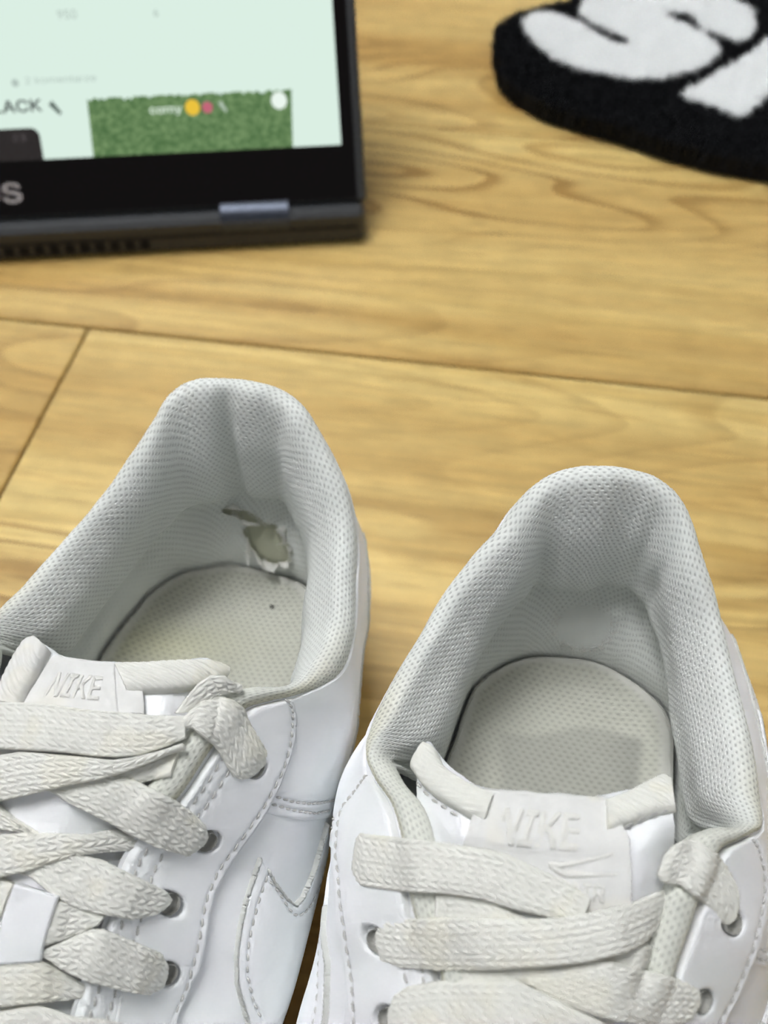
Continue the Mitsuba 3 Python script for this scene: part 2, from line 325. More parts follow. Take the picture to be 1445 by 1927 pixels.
def patch(sf, poly, h, base=0.0, bevel=.0006, res=.0013, grooves=(), gd=.00025, edge=-.0003):
    """A panel lying on a surface: outline in grid places, raised by h, bevelled along its border, dented along stitch grooves."""
    sc = np.array([sf.su, sf.sv])
    pg = shapely.make_valid(Polygon(np.asarray(poly) * sc))
    if pg.geom_type != 'Polygon': pg = max((g_ for g_ in pg.geoms if g_.geom_type == 'Polygon'), key=lambda g_: g_.area)
    return patch_poly(sf, pg, h, base, bevel, res, grooves, gd, edge), pg
def ringpts(g_, step):
    out = []
    for p in getattr(g_, 'geoms', [g_]):
        if p.is_empty or p.geom_type != 'Polygon': continue
        for r in [p.exterior, *p.interiors]:
            n = max(6, int(r.length / step)); out += [r.interpolate(i / n, normalized=True).coords[0] for i in range(n)]
    return out
def patch_poly(sf, pg, h, base, bevel, res, grooves, gd, edge):
    sc = np.array([sf.su, sf.sv]); pts = ringpts(pg, .0006)
    nb = len(pts)
    pts += ringpts(pg.buffer(-bevel * .35), .0007) + ringpts(pg.buffer(-bevel), .0009)
    gl = [LineString(np.asarray(g_) * sc) for g_ in grooves]
    for l in gl:
        for o in (-.0007, -.0003, 0, .0003, .0007):
            c = l if o == 0 else l.parallel_offset(abs(o), 'left' if o > 0 else 'right')
            if c.is_empty: continue
            for cc in getattr(c, 'geoms', [c]):
                n = max(2, int(cc.length / .0008)); pts += [cc.interpolate(i / n, normalized=True).coords[0] for i in range(n + 1)]
    x0, y0, x1, y1 = pg.bounds
    gx, gy = np.meshgrid(np.arange(x0, x1, res), np.arange(y0, y1, res)); gx = gx + (np.arange(len(gx)) % 2 * res / 2)[:, None]
    q = np.c_[gx.ravel(), gy.ravel()]
    inn = pg.buffer(-bevel * 1.3); q = q[shapely.contains_xy(inn, q[:, 0], q[:, 1])]
    if gl:
        far = np.min([shapely.distance(l, shapely.points(q)) for l in gl], axis=0) > .0011; q = q[far]
    pts = np.vstack([np.array(pts), q])
    ok = shapely.distance(pg, shapely.points(pts)) < 1e-6; pts = pts[ok]
    pts = pts[np.unique(np.round(pts / 2e-5).astype(np.int64), axis=0, return_index=True)[1]]
    tri = Delaunay(pts).simplices
    cen = pts[tri].mean(1); tri = tri[shapely.contains_xy(pg.buffer(1e-6), cen[:, 0], cen[:, 1])]
    a = pts[tri]; area = (a[:, 1, 0] - a[:, 0, 0]) * (a[:, 2, 1] - a[:, 0, 1]) - (a[:, 1, 1] - a[:, 0, 1]) * (a[:, 2, 0] - a[:, 0, 0]); tri = tri[np.abs(area) > 1e-12]; area = area[np.abs(area) > 1e-12]
    tri = np.where((area > 0)[:, None], tri, tri[:, ::-1])
    d = shapely.distance(pg.boundary, shapely.points(pts))
    t = np.clip(d / bevel, 0, 1); hh = base + edge + (h - edge) * np.sqrt(np.maximum(1 - (1 - t) ** 2, 0))
    for l in gl:
        e = shapely.distance(l, shapely.points(pts)); hh -= gd * np.exp(-(e / .0005) ** 2)
    ij = pts / sc; v = sf.ev(ij) + sf.ev(ij, 'N') * hh[:, None]
    a = v[tri]; n = np.cross(a[:, 1] - a[:, 0], a[:, 2] - a[:, 0]); m_ = (n * sf.ev(ij[tri[:, 0]], 'N')).sum()
    return v, tri if m_ > 0 else tri[:, ::-1]
def stitches(sf, line, h, length=.0021, gap=.0004, r=.00025, slant=.16):
    """Single stitches lying along a line of grid places."""
    sc = np.array([sf.su, sf.sv]); l = LineString(np.asarray(line) * sc); out = []; x = 0
    while x + length < l.length:
        a, b = np.array(l.interpolate(x).coords[0]), np.array(l.interpolate(x + length).coords[0])
        d = (b - a) / max(np.linalg.norm(b - a), 1e-9); n = np.array([-d[1], d[0]]) * slant * length
        tt = np.linspace(0, 1, 5)[:, None]; p = (a - n / 2) + (b - a + n) * tt
        ij = p / sc; hh = h + np.array([-.0005, .0000, .00012, .0000, -.0005])
        out.append(tube(sf.ev(ij) + sf.ev(ij, 'N') * hh[:, None], r * np.array([.6, 1, 1.05, 1, .6]), 6)); x += length + gap
    return cat(out)

def weave(u, w, wale=.00108, pitch=.0021):
    k = np.floor(w / wale); fx = w / wale - k; sg = np.where(k % 2 == 0, 1, -1)
    ph = u / pitch + sg * (fx - .5) * 1.0
    return np.abs(np.sin(np.pi * ph)) ** .6 * np.clip(np.sin(np.pi * fx), 0, 1) ** .5
def twill(u, w, p=.0011): return np.abs(np.sin(np.pi * (u + w * .9) / p)) ** .7
def ribbon(A, B, thick=.0016, amp=.00042, pat=weave, step=.00022, power=2.6, seed=0, ripple=.0003, taper=(0, 0)):
    """A flat band between two edge lines (world points)."""
    A, B = np.asarray(A, float), np.asarray(B, float)
    ln = max(np.linalg.norm(np.diff(A, axis=0), axis=1).sum(), np.linalg.norm(np.diff(B, axis=0), axis=1).sum())
    n = max(8, int(ln / step)); A, B = resample(A, n), resample(B, n)
    C, Hh = (A + B) / 2, (B - A) / 2; hw = np.linalg.norm(Hh, axis=1)
    t = np.gradient(C, axis=0); N = np.cross(Hh, t); N /= np.maximum(np.linalg.norm(N, axis=1, keepdims=True), 1e-12)
    sgn = np.sign((N * (EYE - C)).sum(1)).mean(); N = N * (1 if sgn >= 0 else -1)
    mt = max(10, int(2 * hw.max() / step)); x = np.sin(np.linspace(-np.pi / 2, np.pi / 2, mt))
    prof = (1 - np.abs(x) ** power) ** (1 / power)
    top = C[:, None] + Hh[:, None] * x[None, :, None]
    u = np.r_[0, np.cumsum(np.linalg.norm(np.diff(C, axis=0), axis=1))][:, None] + 0 * x[None]; w = x[None] * hw[:, None]
    nz = meshkit.fbm(np.stack([u * 260, w * 260, 0 * u + seed * 3.1], -1), 2) - .5
    hgt = thick / 2 * prof[None] + (amp * pat(u + seed * .0007, w + .02) * np.minimum(1, 3 * prof)[None] * (.25 + .75 * sst(0, .003, np.minimum(u, u.max() - u))) if amp else 0) + ripple * nz * prof[None]
    topP = top + N[:, None] * hgt[..., None]
    xb = x[::-1][1:-1:3]; pb = prof[::-1][1:-1:3]
    bot = C[:, None] + Hh[:, None] * xb[None, :, None] - N[:, None] * (thick / 2 * pb[None])[..., None]
    Pm = np.concatenate([topP, bot], 1)
    v, f = gridmesh(Pm, wrap=True); m_ = Pm.shape[1]; k = np.arange(m_)
    v = np.vstack([v, C[:1], C[-1:]]); f = np.vstack([f, np.stack([k * 0 + n * m_, (k + 1) % m_, k], 1), np.stack([k * 0 + n * m_ + 1, (n - 1) * m_ + k, (n - 1) * m_ + (k + 1) % m_], 1)])
    tm = trimesh.Trimesh(v, f, process=False)
    if tm.volume < 0: f = f[:, ::-1]
    return v, f
def lace_color(v, seed, base=(.745, .745, .70)):
    a = meshkit.fbm(v * 130 + seed * 7.3, 3); b = meshkit.noise(v * 900 + seed, seed)
    c = np.array(base) * (.93 + .12 * a + .05 * (b - .5))[:, None]
    return np.clip(c * (1 - .05 * sst(.55, .75, a)[:, None] * np.array([.2, .5, 1.4])), 0, 1)

TOE_A = [(160, 16, 80), (190, 12, 70), (210, 6, 64), (228, .3, 60), (265, .3, 53), (290, .3, 47), (308, .3, 41), (321, .3, 34)]
TOE_E = [(170, 34, 65), (193, 33, 60), (215, 32, 57), (240, 28, 53), (265, 22, 48), (290, 14, 43), (310, 7, 37), (321, .8, 33)]
TOE_W = [(175, 45, 43), (195, 45.3, 42), (215, 45.5, 40), (240, 43.5, 38), (265, 38.5, 36), (285, 32, 34), (300, 23, 33), (312, 13, 32), (321, 1, 31)]
def both(neg, pos, toe, cut=None):
    """Ring as (s, rho, z) in mm: clicked points, then the toe which the photograph does not show."""
    l = [(-s, r, z) for s, r, z in toe if -s < min(p[0] for p in neg) - 8][::-1] + sorted(neg) + sorted(pos) + [(s, r, z) for s, r, z in toe if s > max(p[0] for p in pos) + 8]
    a = np.array(l, float); return PchipInterpolator(a[:, 0], a[:, 1], extrapolate=True), PchipInterpolator(a[:, 0], a[:, 2], extrapolate=True)
SH = {}
SH['L'] = dict(h=(-42., 164.), a=11.5,
  O=both([(-131, 24, 90), (-120, 28.5, 93), (-113, 31, 91), (-108, 34.5, 87), (-103, 39, 82), (-97, 41.2, 79), (-91.6, 40.7, 78), (-84.2, 38.8, 77), (-76, 36.6, 77), (-67.5, 33.5, 78), (-59.7, 30.2, 80), (-46.1, 28, 84), (-34.4, 29, 88), (-23.7, 32.8, 92), (-17, 36.7, 96), (-11.3, 38.1, 98.5), (-5.7, 38.2, 100), (-.6, 38.7, 100)],
         [(4.4, 39.5, 100), (10.7, 40.4, 100), (15.9, 41.7, 99), (19.8, 42.1, 98), (24.4, 41.7, 97), (29.5, 41.2, 94), (36.7, 41.3, 90), (42.8, 41.8, 87), (50.6, 42.3, 82.5), (61.7, 43, 78), (70, 44.6, 76), (78.4, 46, 75), (84.3, 46.1, 76), (91, 45.3, 78), (96.1, 43.3, 80.5), (100, 40.9, 83), (103.4, 38.1, 86), (106.5, 34.7, 89), (110.7, 30.5, 92), (120.3, 26.8, 93), (130.4, 23, 91), (139.7, 16.2, 88.5), (145, 14.6, 87), (153.5, 14.6, 84), (165, 13.3, 80), (172, 12.8, 77.5)], TOE_A),
  F=both([(-131, 22, 56), (-105, 33, 56), (-91.6, 30, 55), (-76, 27, 55), (-59.7, 23, 56), (-46, 21.5, 58), (-34, 21.5, 60), (-20, 23.5, 62), (-6.2, 24.6, 62)], [(.9, 26.4, 62), (11.6, 29, 62), (18.5, 31, 62), (25, 31.5, 61), (36, 30.5, 60), (50, 30.5, 57), (65, 31, 55), (80, 33.5, 54), (95, 34, 55), (131, 22, 56)], []),
  I=both([(-150, 29, 44), (-110, 28, 45), (-86.6, 27.2, 44), (-75.3, 25.5, 43), (-65, 22.9, 42), (-51, 20.2, 41), (-35.8, 18.1, 41), (-20.3, 16.2, 41), (-3.6, 16.6, 41)], [(9.3, 17.9, 41), (25, 20.4, 41), (34, 24.3, 41), (42, 27.5, 42), (55, 30, 43), (70, 32, 44), (90, 33.5, 45), (150, 32, 44)], []),
  E=both([(-163, 29, 63), (-151, 30, 68), (-140, 31.6, 71.5), (-130, 35.6, 75), (-120, 38.8, 77), (-108, 41, 78), (-100, 43.5, 75.5), (-90, 43, 71.5), (-75, 39.5, 69), (-60, 35, 71), (-46, 32, 73), (-30, 34, 77), (-15, 40, 85), (0, 41, 88)], [(15, 42, 87), (30, 41.4, 83), (50, 42, 74), (70, 44.6, 68), (85, 46.2, 68), (96, 46.5, 72), (104.3, 43, 76.5), (112, 41, 77.5), (120.2, 38.9, 77), (129.9, 35.7, 75), (138.6, 32, 72), (151.7, 31.4, 68), (165, 28.9, 62)], TOE_E),
  W=both([(-160, 47, 45), (-130, 47, 45), (-110, 47.5, 47), (-85, 47, 50), (-65, 44, 51), (-45, 43, 53), (-25, 42.5, 53), (0, 43.5, 53)], [(20, 45, 54), (41, 45.8, 55), (55, 45.6, 52), (67, 45.8, 50), (85.6, 48, 50), (93.4, 49, 48), (101, 49, 48), (114, 48.7, 47), (131, 48.4, 45), (151, 48, 45), (161, 47.2, 45)], TOE_W))
SH['R'] = dict(h=(57., 133.5), a=13.5,
  O=both([(-149, 17, 83), (-141, 19.4, 86), (-133.4, 26, 89), (-121.2, 31.3, 93), (-115.2, 34.5, 91), (-108.6, 39.9, 85), (-103, 43.2, 81), (-98, 44.4, 79), (-93.7, 44.3, 78), (-78.1, 41.5, 76.5), (-67.3, 38, 78), (-54.3, 34.6, 82), (-44, 33, 85.5), (-35.3, 32.9, 88.5), (-26.7, 35.2, 93), (-21.5, 36.4, 96), (-16, 37.5, 98), (-11.3, 38, 99), (-6.8, 38, 100), (-1.6, 38.6, 100)],
         [(5, 40.4, 98.5), (10.8, 41.4, 97.5), (15.7, 41.3, 96), (19.4, 40.8, 94), (23.2, 39.4, 92), (30, 36.5, 89), (36.5, 35.4, 86), (47.5, 35.2, 80.5), (53.2, 35.4, 79), (60.7, 36.4, 77.5), (70.2, 38.8, 77), (80.3, 40.4, 78), (87.8, 40.9, 79), (95, 40.6, 81), (99.3, 39.3, 83), (101.4, 37, 85), (105.8, 31.6, 89.5), (109, 27.8, 92), (119, 23.9, 92), (124, 22.8, 90), (131.6, 21.1, 87), (145, 19, 83)], TOE_A),
  F=both([(-141, 19, 56), (-105, 35, 56), (-87, 29.5, 56), (-73, 27, 56), (-58, 24, 58), (-44, 23, 60), (-30, 24, 62), (-18, 26, 62), (-10, 24.6, 62), (-.5, 24.7, 62)], [(13, 28.6, 62), (21, 30.5, 62), (30, 28.5, 61), (40, 27, 60), (50, 26.5, 58), (65, 28, 55), (77, 30.5, 54), (84, 31.5, 54), (93, 33, 55), (131, 18, 56)], []),
  I=both([(-150, 28, 44), (-110, 28, 45), (-86.7, 26.6, 44), (-78.6, 25.3, 44), (-73, 24.8, 43), (-65.6, 23.7, 42.5), (-58, 21.5, 42), (-43.7, 18.7, 41), (-27.9, 16.8, 41), (-7.3, 15.7, 41)], [(4, 16.3, 41), (18.3, 18.7, 41), (29.9, 21.4, 41), (39.6, 23.5, 42), (48, 26.3, 43), (56.6, 29.5, 44), (68, 31.8, 44), (90, 32, 45), (150, 29, 44)], []),
  E=both([(-151.5, 34.6, 70), (-147, 35.6, 73), (-141, 37.6, 75), (-136.7, 39.7, 77), (-130.7, 41.9, 78), (-123.7, 44.2, 78), (-115, 45.6, 76), (-105, 46.2, 72), (-95, 44.6, 70), (-87, 42.6, 69), (-78, 40.2, 68), (-62, 35.6, 70), (-45, 33.3, 75), (-30, 35, 81), (-15, 40, 87), (0, 41, 88)], [(12, 42.5, 86), (25, 39.5, 81), (38, 36.2, 75), (53, 37, 69), (70, 40.6, 67), (88, 43.5, 70), (97, 43.2, 74), (104, 41.5, 79), (108.2, 40.6, 80), (115.4, 40, 80), (121, 38.6, 80), (126.3, 36.9, 78), (134.3, 33.8, 75), (147, 32.5, 71)], TOE_E),
  W=both([(-150.7, 46.2, 45), (-144, 45.8, 45), (-132, 45.2, 48), (-121.6, 46.3, 50), (-115.8, 47.4, 50), (-105, 49.2, 50), (-97, 48, 52), (-92, 46, 54), (-87, 43.8, 54), (-78, 41.8, 53), (-66, 40.4, 53), (-52, 38.8, 53), (-40, 40.5, 53), (-20, 42, 53), (0, 43, 53)], [(20, 45, 54), (40, 46.8, 55), (55, 50, 50), (65.4, 51.6, 50), (80, 52.5, 50), (100, 51.8, 50), (118.2, 51.1, 50), (128.5, 51.2, 46)], TOE_W))
def place(d, s, rho, z):
    s, rho, z = np.broadcast_arrays(np.asarray(s, float), rho, z)
    th = np.clip(s / 40., -np.pi / 2, np.pi / 2); ex = np.maximum(np.abs(s) - S0C, 0)
    t = 40 - rho * np.cos(th) * (ex == 0) + ex; y = np.where(ex > 0, np.sign(s) * rho, rho * np.sin(th))
    a = math.radians(d['a']); ca, sa = math.cos(a), math.sin(a)
    return np.stack([d['h'][0] - sa * t + ca * y, d['h'][1] - ca * t - sa * y, z], -1) / 1000.
def local(d, p):
    a = math.radians(d['a']); q = np.asarray(p)[..., :2] * 1000 - np.array(d['h'])
    return q @ np.array([-math.sin(a), -math.cos(a)]), q @ np.array([math.cos(a), -math.sin(a)])
ZT = PchipInterpolator([60, 80, 90, 100, 110, 120, 130, 140, 150, 175, 190], [100, 100, 100.5, 99, 96.5, 92.5, 88.5, 85, 81.5, 72, 66])

def envelope(d):
    """Height of the top of the shoe in front of the opening, for laying laces and tongue on it: a function of t and y (mm)."""
    tt, rr = np.arange(60, 190, 1.0), np.arange(0, 60, .5)
    tab = np.zeros((2, len(tt), len(rr))); ton = np.zeros_like(tab)
    for k, sg in enumerate((-1, 1)):
        for i, t in enumerate(tt):
            s = sg * (S0C + t - 40); ra, za, re, ze, rw, zw = [float(f(s)) for f in (*d['O'], *d['E'], *d['W'])]
            roll = t < 113; zt = float(ZT(t))
            n = [(0, zt), (ra * .45, zt - .6), (max(ra - 7.5, ra * .6), zt - 2)]
            n += [(ra - 5.6, za + 3.4), (ra - 3, za + 4.6), (ra - .8, za + 3.4), (ra + .6, za + .6)] if roll else [(ra - .8, za + 1.2), (ra + .8, za + 1.4)]
            n += [(ra + .55 * (re - ra), za + .42 * (ze - za) + 1.8), (re, ze + 1.5), (rw, zw)]
            n = np.array(n); tab[k, i] = np.interp(rr, *n.T)
            ton[k, i] = np.interp(rr, [0, max(ra - 12, 3), ra - 6.5, ra - 2, ra + 8, 60], [zt, zt - .5, min(zt - 2, za + 1.5), za - 2.0, za - 6, za - 30])
    def fun(A):
        I = [RegularGridInterpolator((tt, rr), A[k], bounds_error=False, fill_value=None) for k in (0, 1)]
        return lambda t, y: np.where(y < 0, I[0](np.stack([t, np.abs(y)], -1)), I[1](np.stack([t, np.abs(y)], -1)))
    return fun(tab), fun(ton)
def on(d, fun, px, off=0.0):
    """World points seen at the pixels px which lie off (mm) above the height function."""
    px = np.asarray(px, float); lo, hi = np.full(len(px), .04), np.full(len(px), .135)
    for _ in range(26):
        mid = (lo + hi) / 2; p = at(px[:, 0], px[:, 1], mid); t, y = local(d, p)
        above = mid * 1000 > fun(np.clip(t, 60, 189), y) + off; hi = np.where(above, mid, hi); lo = np.where(above, lo, mid)
    return at(px[:, 0], px[:, 1], (lo + hi) / 2)

def build_upper(d):
    s = np.r_[np.arange(-321, 321.01, 1.0)]
    aw = sst(86, 104, np.abs(s))
    rO, zO = d['O'][0](s), d['O'][1](s); rE, zE, rW, zW = d['E'][0](s), d['E'][1](s), d['W'][0](s), d['W'][1](s)
    rA, zA = rO + .35 * (1 - aw), zO - 4.0 * (1 - aw)
    rM, zM = .42 * rE + .58 * rW + 1.3 * sst(80, 100, np.abs(s)), .52 * zE + .48 * zW + 1.0
    tf = sst(300, 318, np.abs(s)); rM -= 1.3 * tf
    rB, zB = np.maximum(rW - 6.6, .3), np.full_like(s, 24.)
    R = np.stack([rA, rE, rM, rW, rB]); Z = np.stack([zA, zE, zM, zW, zB])
    v = np.linspace(0, 4, 73)
    Ri, Zi = PchipInterpolator(np.arange(5), R)(v), PchipInterpolator(np.arange(5), Z)(v)
    k = np.exp(-((v - 1) / .22) ** 2)[:, None] * 0
    Pm = place(d, s[None], Ri, Zi).transpose(1, 0, 2)          # [s, v]
    sf = Surf(Pm); c = Pm.mean((0, 1))
    if (sf.N * (Pm - Pm[:, :1].mean(0))).sum() < 0: sf.N *= -1
    sf.s = s; return sf
def srow(s): return np.asarray(s, float) + 321.0
def sv(pts): return [(srow(a), b * 18.0) for a, b in pts]      # (s in mm, ring number 0..4) -> grid place

def build_collar(d, key, name, s0, s1, creases, plain, holes=(), worn=None):
    ns = int((s1 - s0) * 1.12 / .27); s = np.linspace(s0, s1, ns)
    rO, zO, rF, zF, rI, zI = [f(s) for f in (*d['O'], *d['F'], *d['I'])]
    L = lambda a, b, t: a + (b - a) * t
    pad_r = [rO + .7, rO, rO - 1.3, rO - 4.6, rO - 8.2, L(rO - 10.4, rF, .5) - .9, rF - 1.5, rF - 1.0, rF + 3.0, L(rF + 2.6, rI + 1, .6), rI + .9, rI + .7]
    pad_z = [zO - 5.5, zO - 1.8, zO + 1.0, zO + 1.8, zO - 2.2, L(zO, zF, .38), L(zO, zF, .70), zF + 2, zF - 2.6, L(zF, zI, .55), zI + 0.5, zI - 5]
    for (cs0, cs1, wd, dep) in creases:                      # valleys pressed into the padding
        for k, wt in ((3, .12), (4, .45), (5, .9), (6, 1.0), (7, .8), (8, .2)):
            pad_r[k] = pad_r[k] + dep * wt * np.exp(-((s - cs0 - (cs1 - cs0) * (k - 3) / 4) / wd) ** 2)
    ph = np.radians(np.linspace(-50, 232, 12)); rc, zc = rO - 3.1, zO + 1.3
    w = sst(90, 106, np.abs(s))
    R = np.stack([L(pad_r[k], rc + 3.3 * math.cos(ph[k]), w) for k in range(12)], 1)
    Z = np.stack([L(pad_z[k], zc + 3.3 * math.sin(ph[k]), w) for k in range(12)], 1)
    fine = 480; cs = np.linspace(0, 11, fine)
    Rf, Zf = CubicSpline(np.arange(12), R, axis=1)(cs), CubicSpline(np.arange(12), Z, axis=1)(cs)
    ln = np.concatenate([np.zeros((ns, 1)), np.cumsum(np.hypot(np.diff(Rf, axis=1), np.diff(Zf, axis=1)), axis=1)], 1)
    nv = int(ln[:, -1].max() / .27); crest = int(fine * 3 / 11)
    P = np.empty((ns, nv, 3)); V = np.empty((ns, nv)); K = np.empty((ns, nv))
    for i in range(ns):
        l = np.linspace(0, ln[i, -1], nv); V[i] = l - ln[i, crest]
        P[i, :, 0] = np.interp(l, ln[i], Rf[i]); P[i, :, 2] = np.interp(l, ln[i], Zf[i]); K[i] = np.interp(l, ln[i], cs)
    Wd = place(d, s[:, None] + np.zeros((1, nv)), P[..., 0], P[..., 2])
    mid = Wd[:, nv // 3]; u = np.r_[0, np.cumsum(np.linalg.norm(np.diff(mid, axis=0), axis=1))] * 1000
    U = (u - np.interp(0, s, u))[:, None] + 0 * V
    N = gnormal(Wd); N *= np.sign((N[ns // 2, nv // 3] * (EYE - Wd[ns // 2, nv // 3])).sum())
    h = np.zeros((ns, nv))
    h += .9 * (meshkit.fbm(Wd * 70, 2, 3) - .5) * sst(3, 5, K)                        # uneven padding
    S_ = s[:, None] + 0 * V
    # knitted mesh: staggered openings with a raised loop over each
    cw, ch = 1.7, 1.08
    tight = (R[:, 7] if False else 1.0)
    row = np.floor(V / ch); fx = U / cw + .5 * (row % 2); fx = fx - np.floor(fx) - .5; fy = V / ch - row - .5
    hole = np.exp(-((fx / .21) ** 2 + ((fy + .05 + .9 * fx ** 2) / .24) ** 2))
    loop = np.exp(-(((np.hypot(fx / .36, (fy - .12) / .40) - 1) / .33) ** 2))
    amp = np.ones_like(V)
    for fn in plain: amp *= fn(S_, K, V)
    amp *= .80 + .20 * (1 - sst(7.5, 8.5, K))
    wpx = pix(Wd)
    if worn:
        (wx, wy, ax, ay) = worn; e = np.hypot((wpx[..., 0] - wx) / ax, (wpx[..., 1] - wy) / ay) + .35 * (meshkit.fbm(Wd * 500, 2) - .5)
        inside = (1 - sst(.85, 1.05, e)) * (K > 7); amp *= 1 - inside
        h += inside * (-.12 + .08 * np.sin(V * 9)); rag = np.exp(-((e - 1) / .10) ** 2) * (K > 7); h += rag * .22 * meshkit.noise(Wd * 2200)
    h += amp * (.11 * loop - .20 * hole) + .05 * (meshkit.noise(Wd * 3000) - .5)
    Pd = Wd + N * h[..., None] / 1000
    base = np.array([.755, .778, .752]); dirt = meshkit.fbm(Wd * 90, 3, 5)
    col = base * (.92 + .14 * dirt)[..., None]
    edge = (1 - sst(2.2, 3.6, K))[..., None] * sst(70, 100, np.abs(S_))[..., None]       # greyed rub marks on the outer edge
    col = col * (1 - sst(94, 108, np.abs(S_))[..., None] * np.array([.09, .10, .14]))
    col = col * (1 - edge * np.array([.17, .20, .29]) * (.5 + dirt[..., None]))
    col = col * (1 - .50 * (amp * hole)[..., None])
    if worn: col = col * (1 - .05 * inside[..., None])
    v, f = gridmesh(Pd); fi = f
    tears = None
    if holes:
        vp = wpx.reshape(-1, 2) + 2.0 * (meshkit.noise(Wd.reshape(-1, 3) * 1500)[:, None] - .5) + 3.0 * (meshkit.noise(Wd.reshape(-1, 3) * 500, 4)[:, None] - .5)
        facing = ((Wd - EYE) * N).sum(-1).reshape(-1) < 0
        cut = np.zeros(len(v), bool)
        for hp in holes: cut |= shapely.contains_xy(Polygon(hp).buffer(2.5), vp[:, 0], vp[:, 1]) & facing & (K.reshape(-1) > 6.3)
        fi = f[~cut[f].all(1)]
        sel = shapely.contains_xy(shapely.union_all([Polygon(hp) for hp in holes]).buffer(24), vp[:, 0], vp[:, 1]) & facing & (K.reshape(-1) > 6.3)
        bv = (Wd - N * .0018).reshape(-1, 3); bf = f[sel[f].all(1)][::1]
        used = np.unique(bf); mp = np.zeros(len(v), int); mp[used] = np.arange(len(used))
        add(key + '__collar_lining__backing', (bv[used], mp[bf]), 'foam_board', True, label='greenish board showing through the torn lining')
    fl = np.cross(v[fi[:, 1]] - v[fi[:, 0]], v[fi[:, 2]] - v[fi[:, 0]])
    add(key + '__collar_lining', (v, fi), 'vc_fabric', True, color=col.reshape(-1, 3))
    return dict(W=Wd, N=N, K=K, S=S_, pix=wpx, cut=cut.reshape(ns, nv) if holes else None)

def fibres(pts, nrm, n, ln, key, seed, r=.00011, label=None, bsdf='fabric', spread=.7):
    """Frayed threads standing off the given points."""
    g_ = np.random.default_rng(seed); out = []
    for _ in range(n):
        i = g_.integers(len(pts)); p, q = pts[i], nrm[i]
        dr_ = q * g_.uniform(.3, 1) + g_.normal(0, spread, 3); dr_ /= np.linalg.norm(dr_); c = g_.normal(0, .5, 3)
        t = np.linspace(0, 1, 5)[:, None]; L_ = ln * g_.uniform(.4, 1.2)
        out.append(tube(p + dr_ * L_ * t + c * L_ * t ** 2 * .6, r * np.array([1, 1, .9, .7, .4]) * g_.uniform(.6, 1.4), 4, False))
    add(key, cat(out), bsdf, True, kind='stuff', label=label)

def build_insole(d, key, stains, gloss=None):
    for half in (0,):
        s = np.linspace(-148, 148, 860); k = np.linspace(0, 1, 92)
        rI, zI = d['I'][0](s) - .15, d['I'][1](s)
        Rr = rI[:, None] * k[None]; Zz = 36.5 + (zI[:, None] - 36.5) * k[None] ** 3 - 1.2 * sst(.97, 1, k)[None]
        P = place(d, s[:, None] + 0 * k[None], Rr, Zz); t, y = local(d, P)
        row = np.floor(t / 1.35); fx = y / 2.2 + .5 * (row % 2); fx = fx - np.floor(fx) - .5; fy = t / 1.35 - row - .5
        dot = np.exp(-((fx / .27) ** 2 + (fy / .25) ** 2)) * (1 - sst(.90, .97, k))[None]
        P[..., 2] += (-.16 * dot + .25 * (meshkit.fbm(P * 250, 2) - .5)) / 1000
        c = np.array([.47, .475, .42]) * (.90 + .2 * meshkit.fbm(P * 60, 3))[..., None]
        c = c * (1 - .30 * dot[..., None])
        q = pix(P)
        for fn in stains: c = fn(c, q, P)
        c = c + (np.array([.58, .58, .55]) - c) * (sst(.86, .95, k)[None] * .75)[..., None]
        v, f = gridmesh(P); n = np.cross(v[f[:, 1]] - v[f[:, 0]], v[f[:, 2]] - v[f[:, 0]])
        if n[:, 2].sum() < 0: f = f[:, ::-1]
        add(key + '__insole', (v, f), 'vc_fabric', True, color=c.reshape(-1, 3), label='grey perforated fabric insole inside the shoe')
    rim = P[:, -3]; return rim
def build_sole(d, key):
    s = np.arange(-320, 320.1, 2.0); r = np.maximum(d['W'][0](s) - 4.6, .4)
    prof = [(-3, 0.6), (-1.2, 0), (-.2, 1.0), (.4, 4), (.2, 9), (-.6, 18), (-1.2, 24), (-1.6, 27.5), (-2.4, 28.6), (-6, 28.6)]
    P = np.stack([place(d, s, np.maximum(r + o, .2), np.full_like(s, z)) for o, z in prof], 1)
    P[..., 2] += 0
    v, f = gridmesh(P); n = len(s); m = len(prof)
    bot = np.r_[place(d, 0, 0.0, .6).reshape(1, 3)]
    # bottom cap: fan strips between the two halves
    a = np.arange(n // 2); i, j = a, n - 1 - a
    capf = np.vstack([np.stack([i[:-1] * m, i[1:] * m, j[:-1] * m], 1), np.stack([i[1:] * m, j[1:] * m, j[:-1] * m], 1)])
    capt = np.vstack([np.stack([i[:-1] * m, j[:-1] * m, i[1:] * m], 1), np.stack([i[1:] * m, j[:-1] * m, j[1:] * m], 1)]) + m - 1
    tm = trimesh.Trimesh(v, np.vstack([f, capf, capt]), process=False); trimesh.repair.fix_normals(tm)
    add(key + '__sole', tm, 'sole_rubber', 40, label='off white rubber sole')

def lace(d, env, key, A, B, off, seed, thick=.0017):
    a = on(d, env, dens(A, 6), 0); b = on(d, env, dens(B, 6), 0)
    # smooth the draping, then raise by the layer offset
    n = 60; a, b = resample(a, n), resample(b, n)
    def sm(z, k=4):
        for _ in range(k): z = np.r_[z[0], (z[:-2] + 2 * z[1:-1] + z[2:]) / 4, z[-1]]
        return z
    pa, pb = pix(a), pix(b); za, zb = sm(a[:, 2]), sm(b[:, 2])
    x = np.linspace(0, 1, n); o = np.interp(x, np.linspace(0, 1, len(off)), off) / 1000
    a, b = at(pa[:, 0], pa[:, 1], za + o), at(pb[:, 0], pb[:, 1], zb + o)
    v, f = ribbon(a, b, thick, seed=seed)
    add(key + '__lace', (v, f), 'vc_fabric', True, color=lace_color(v, seed))

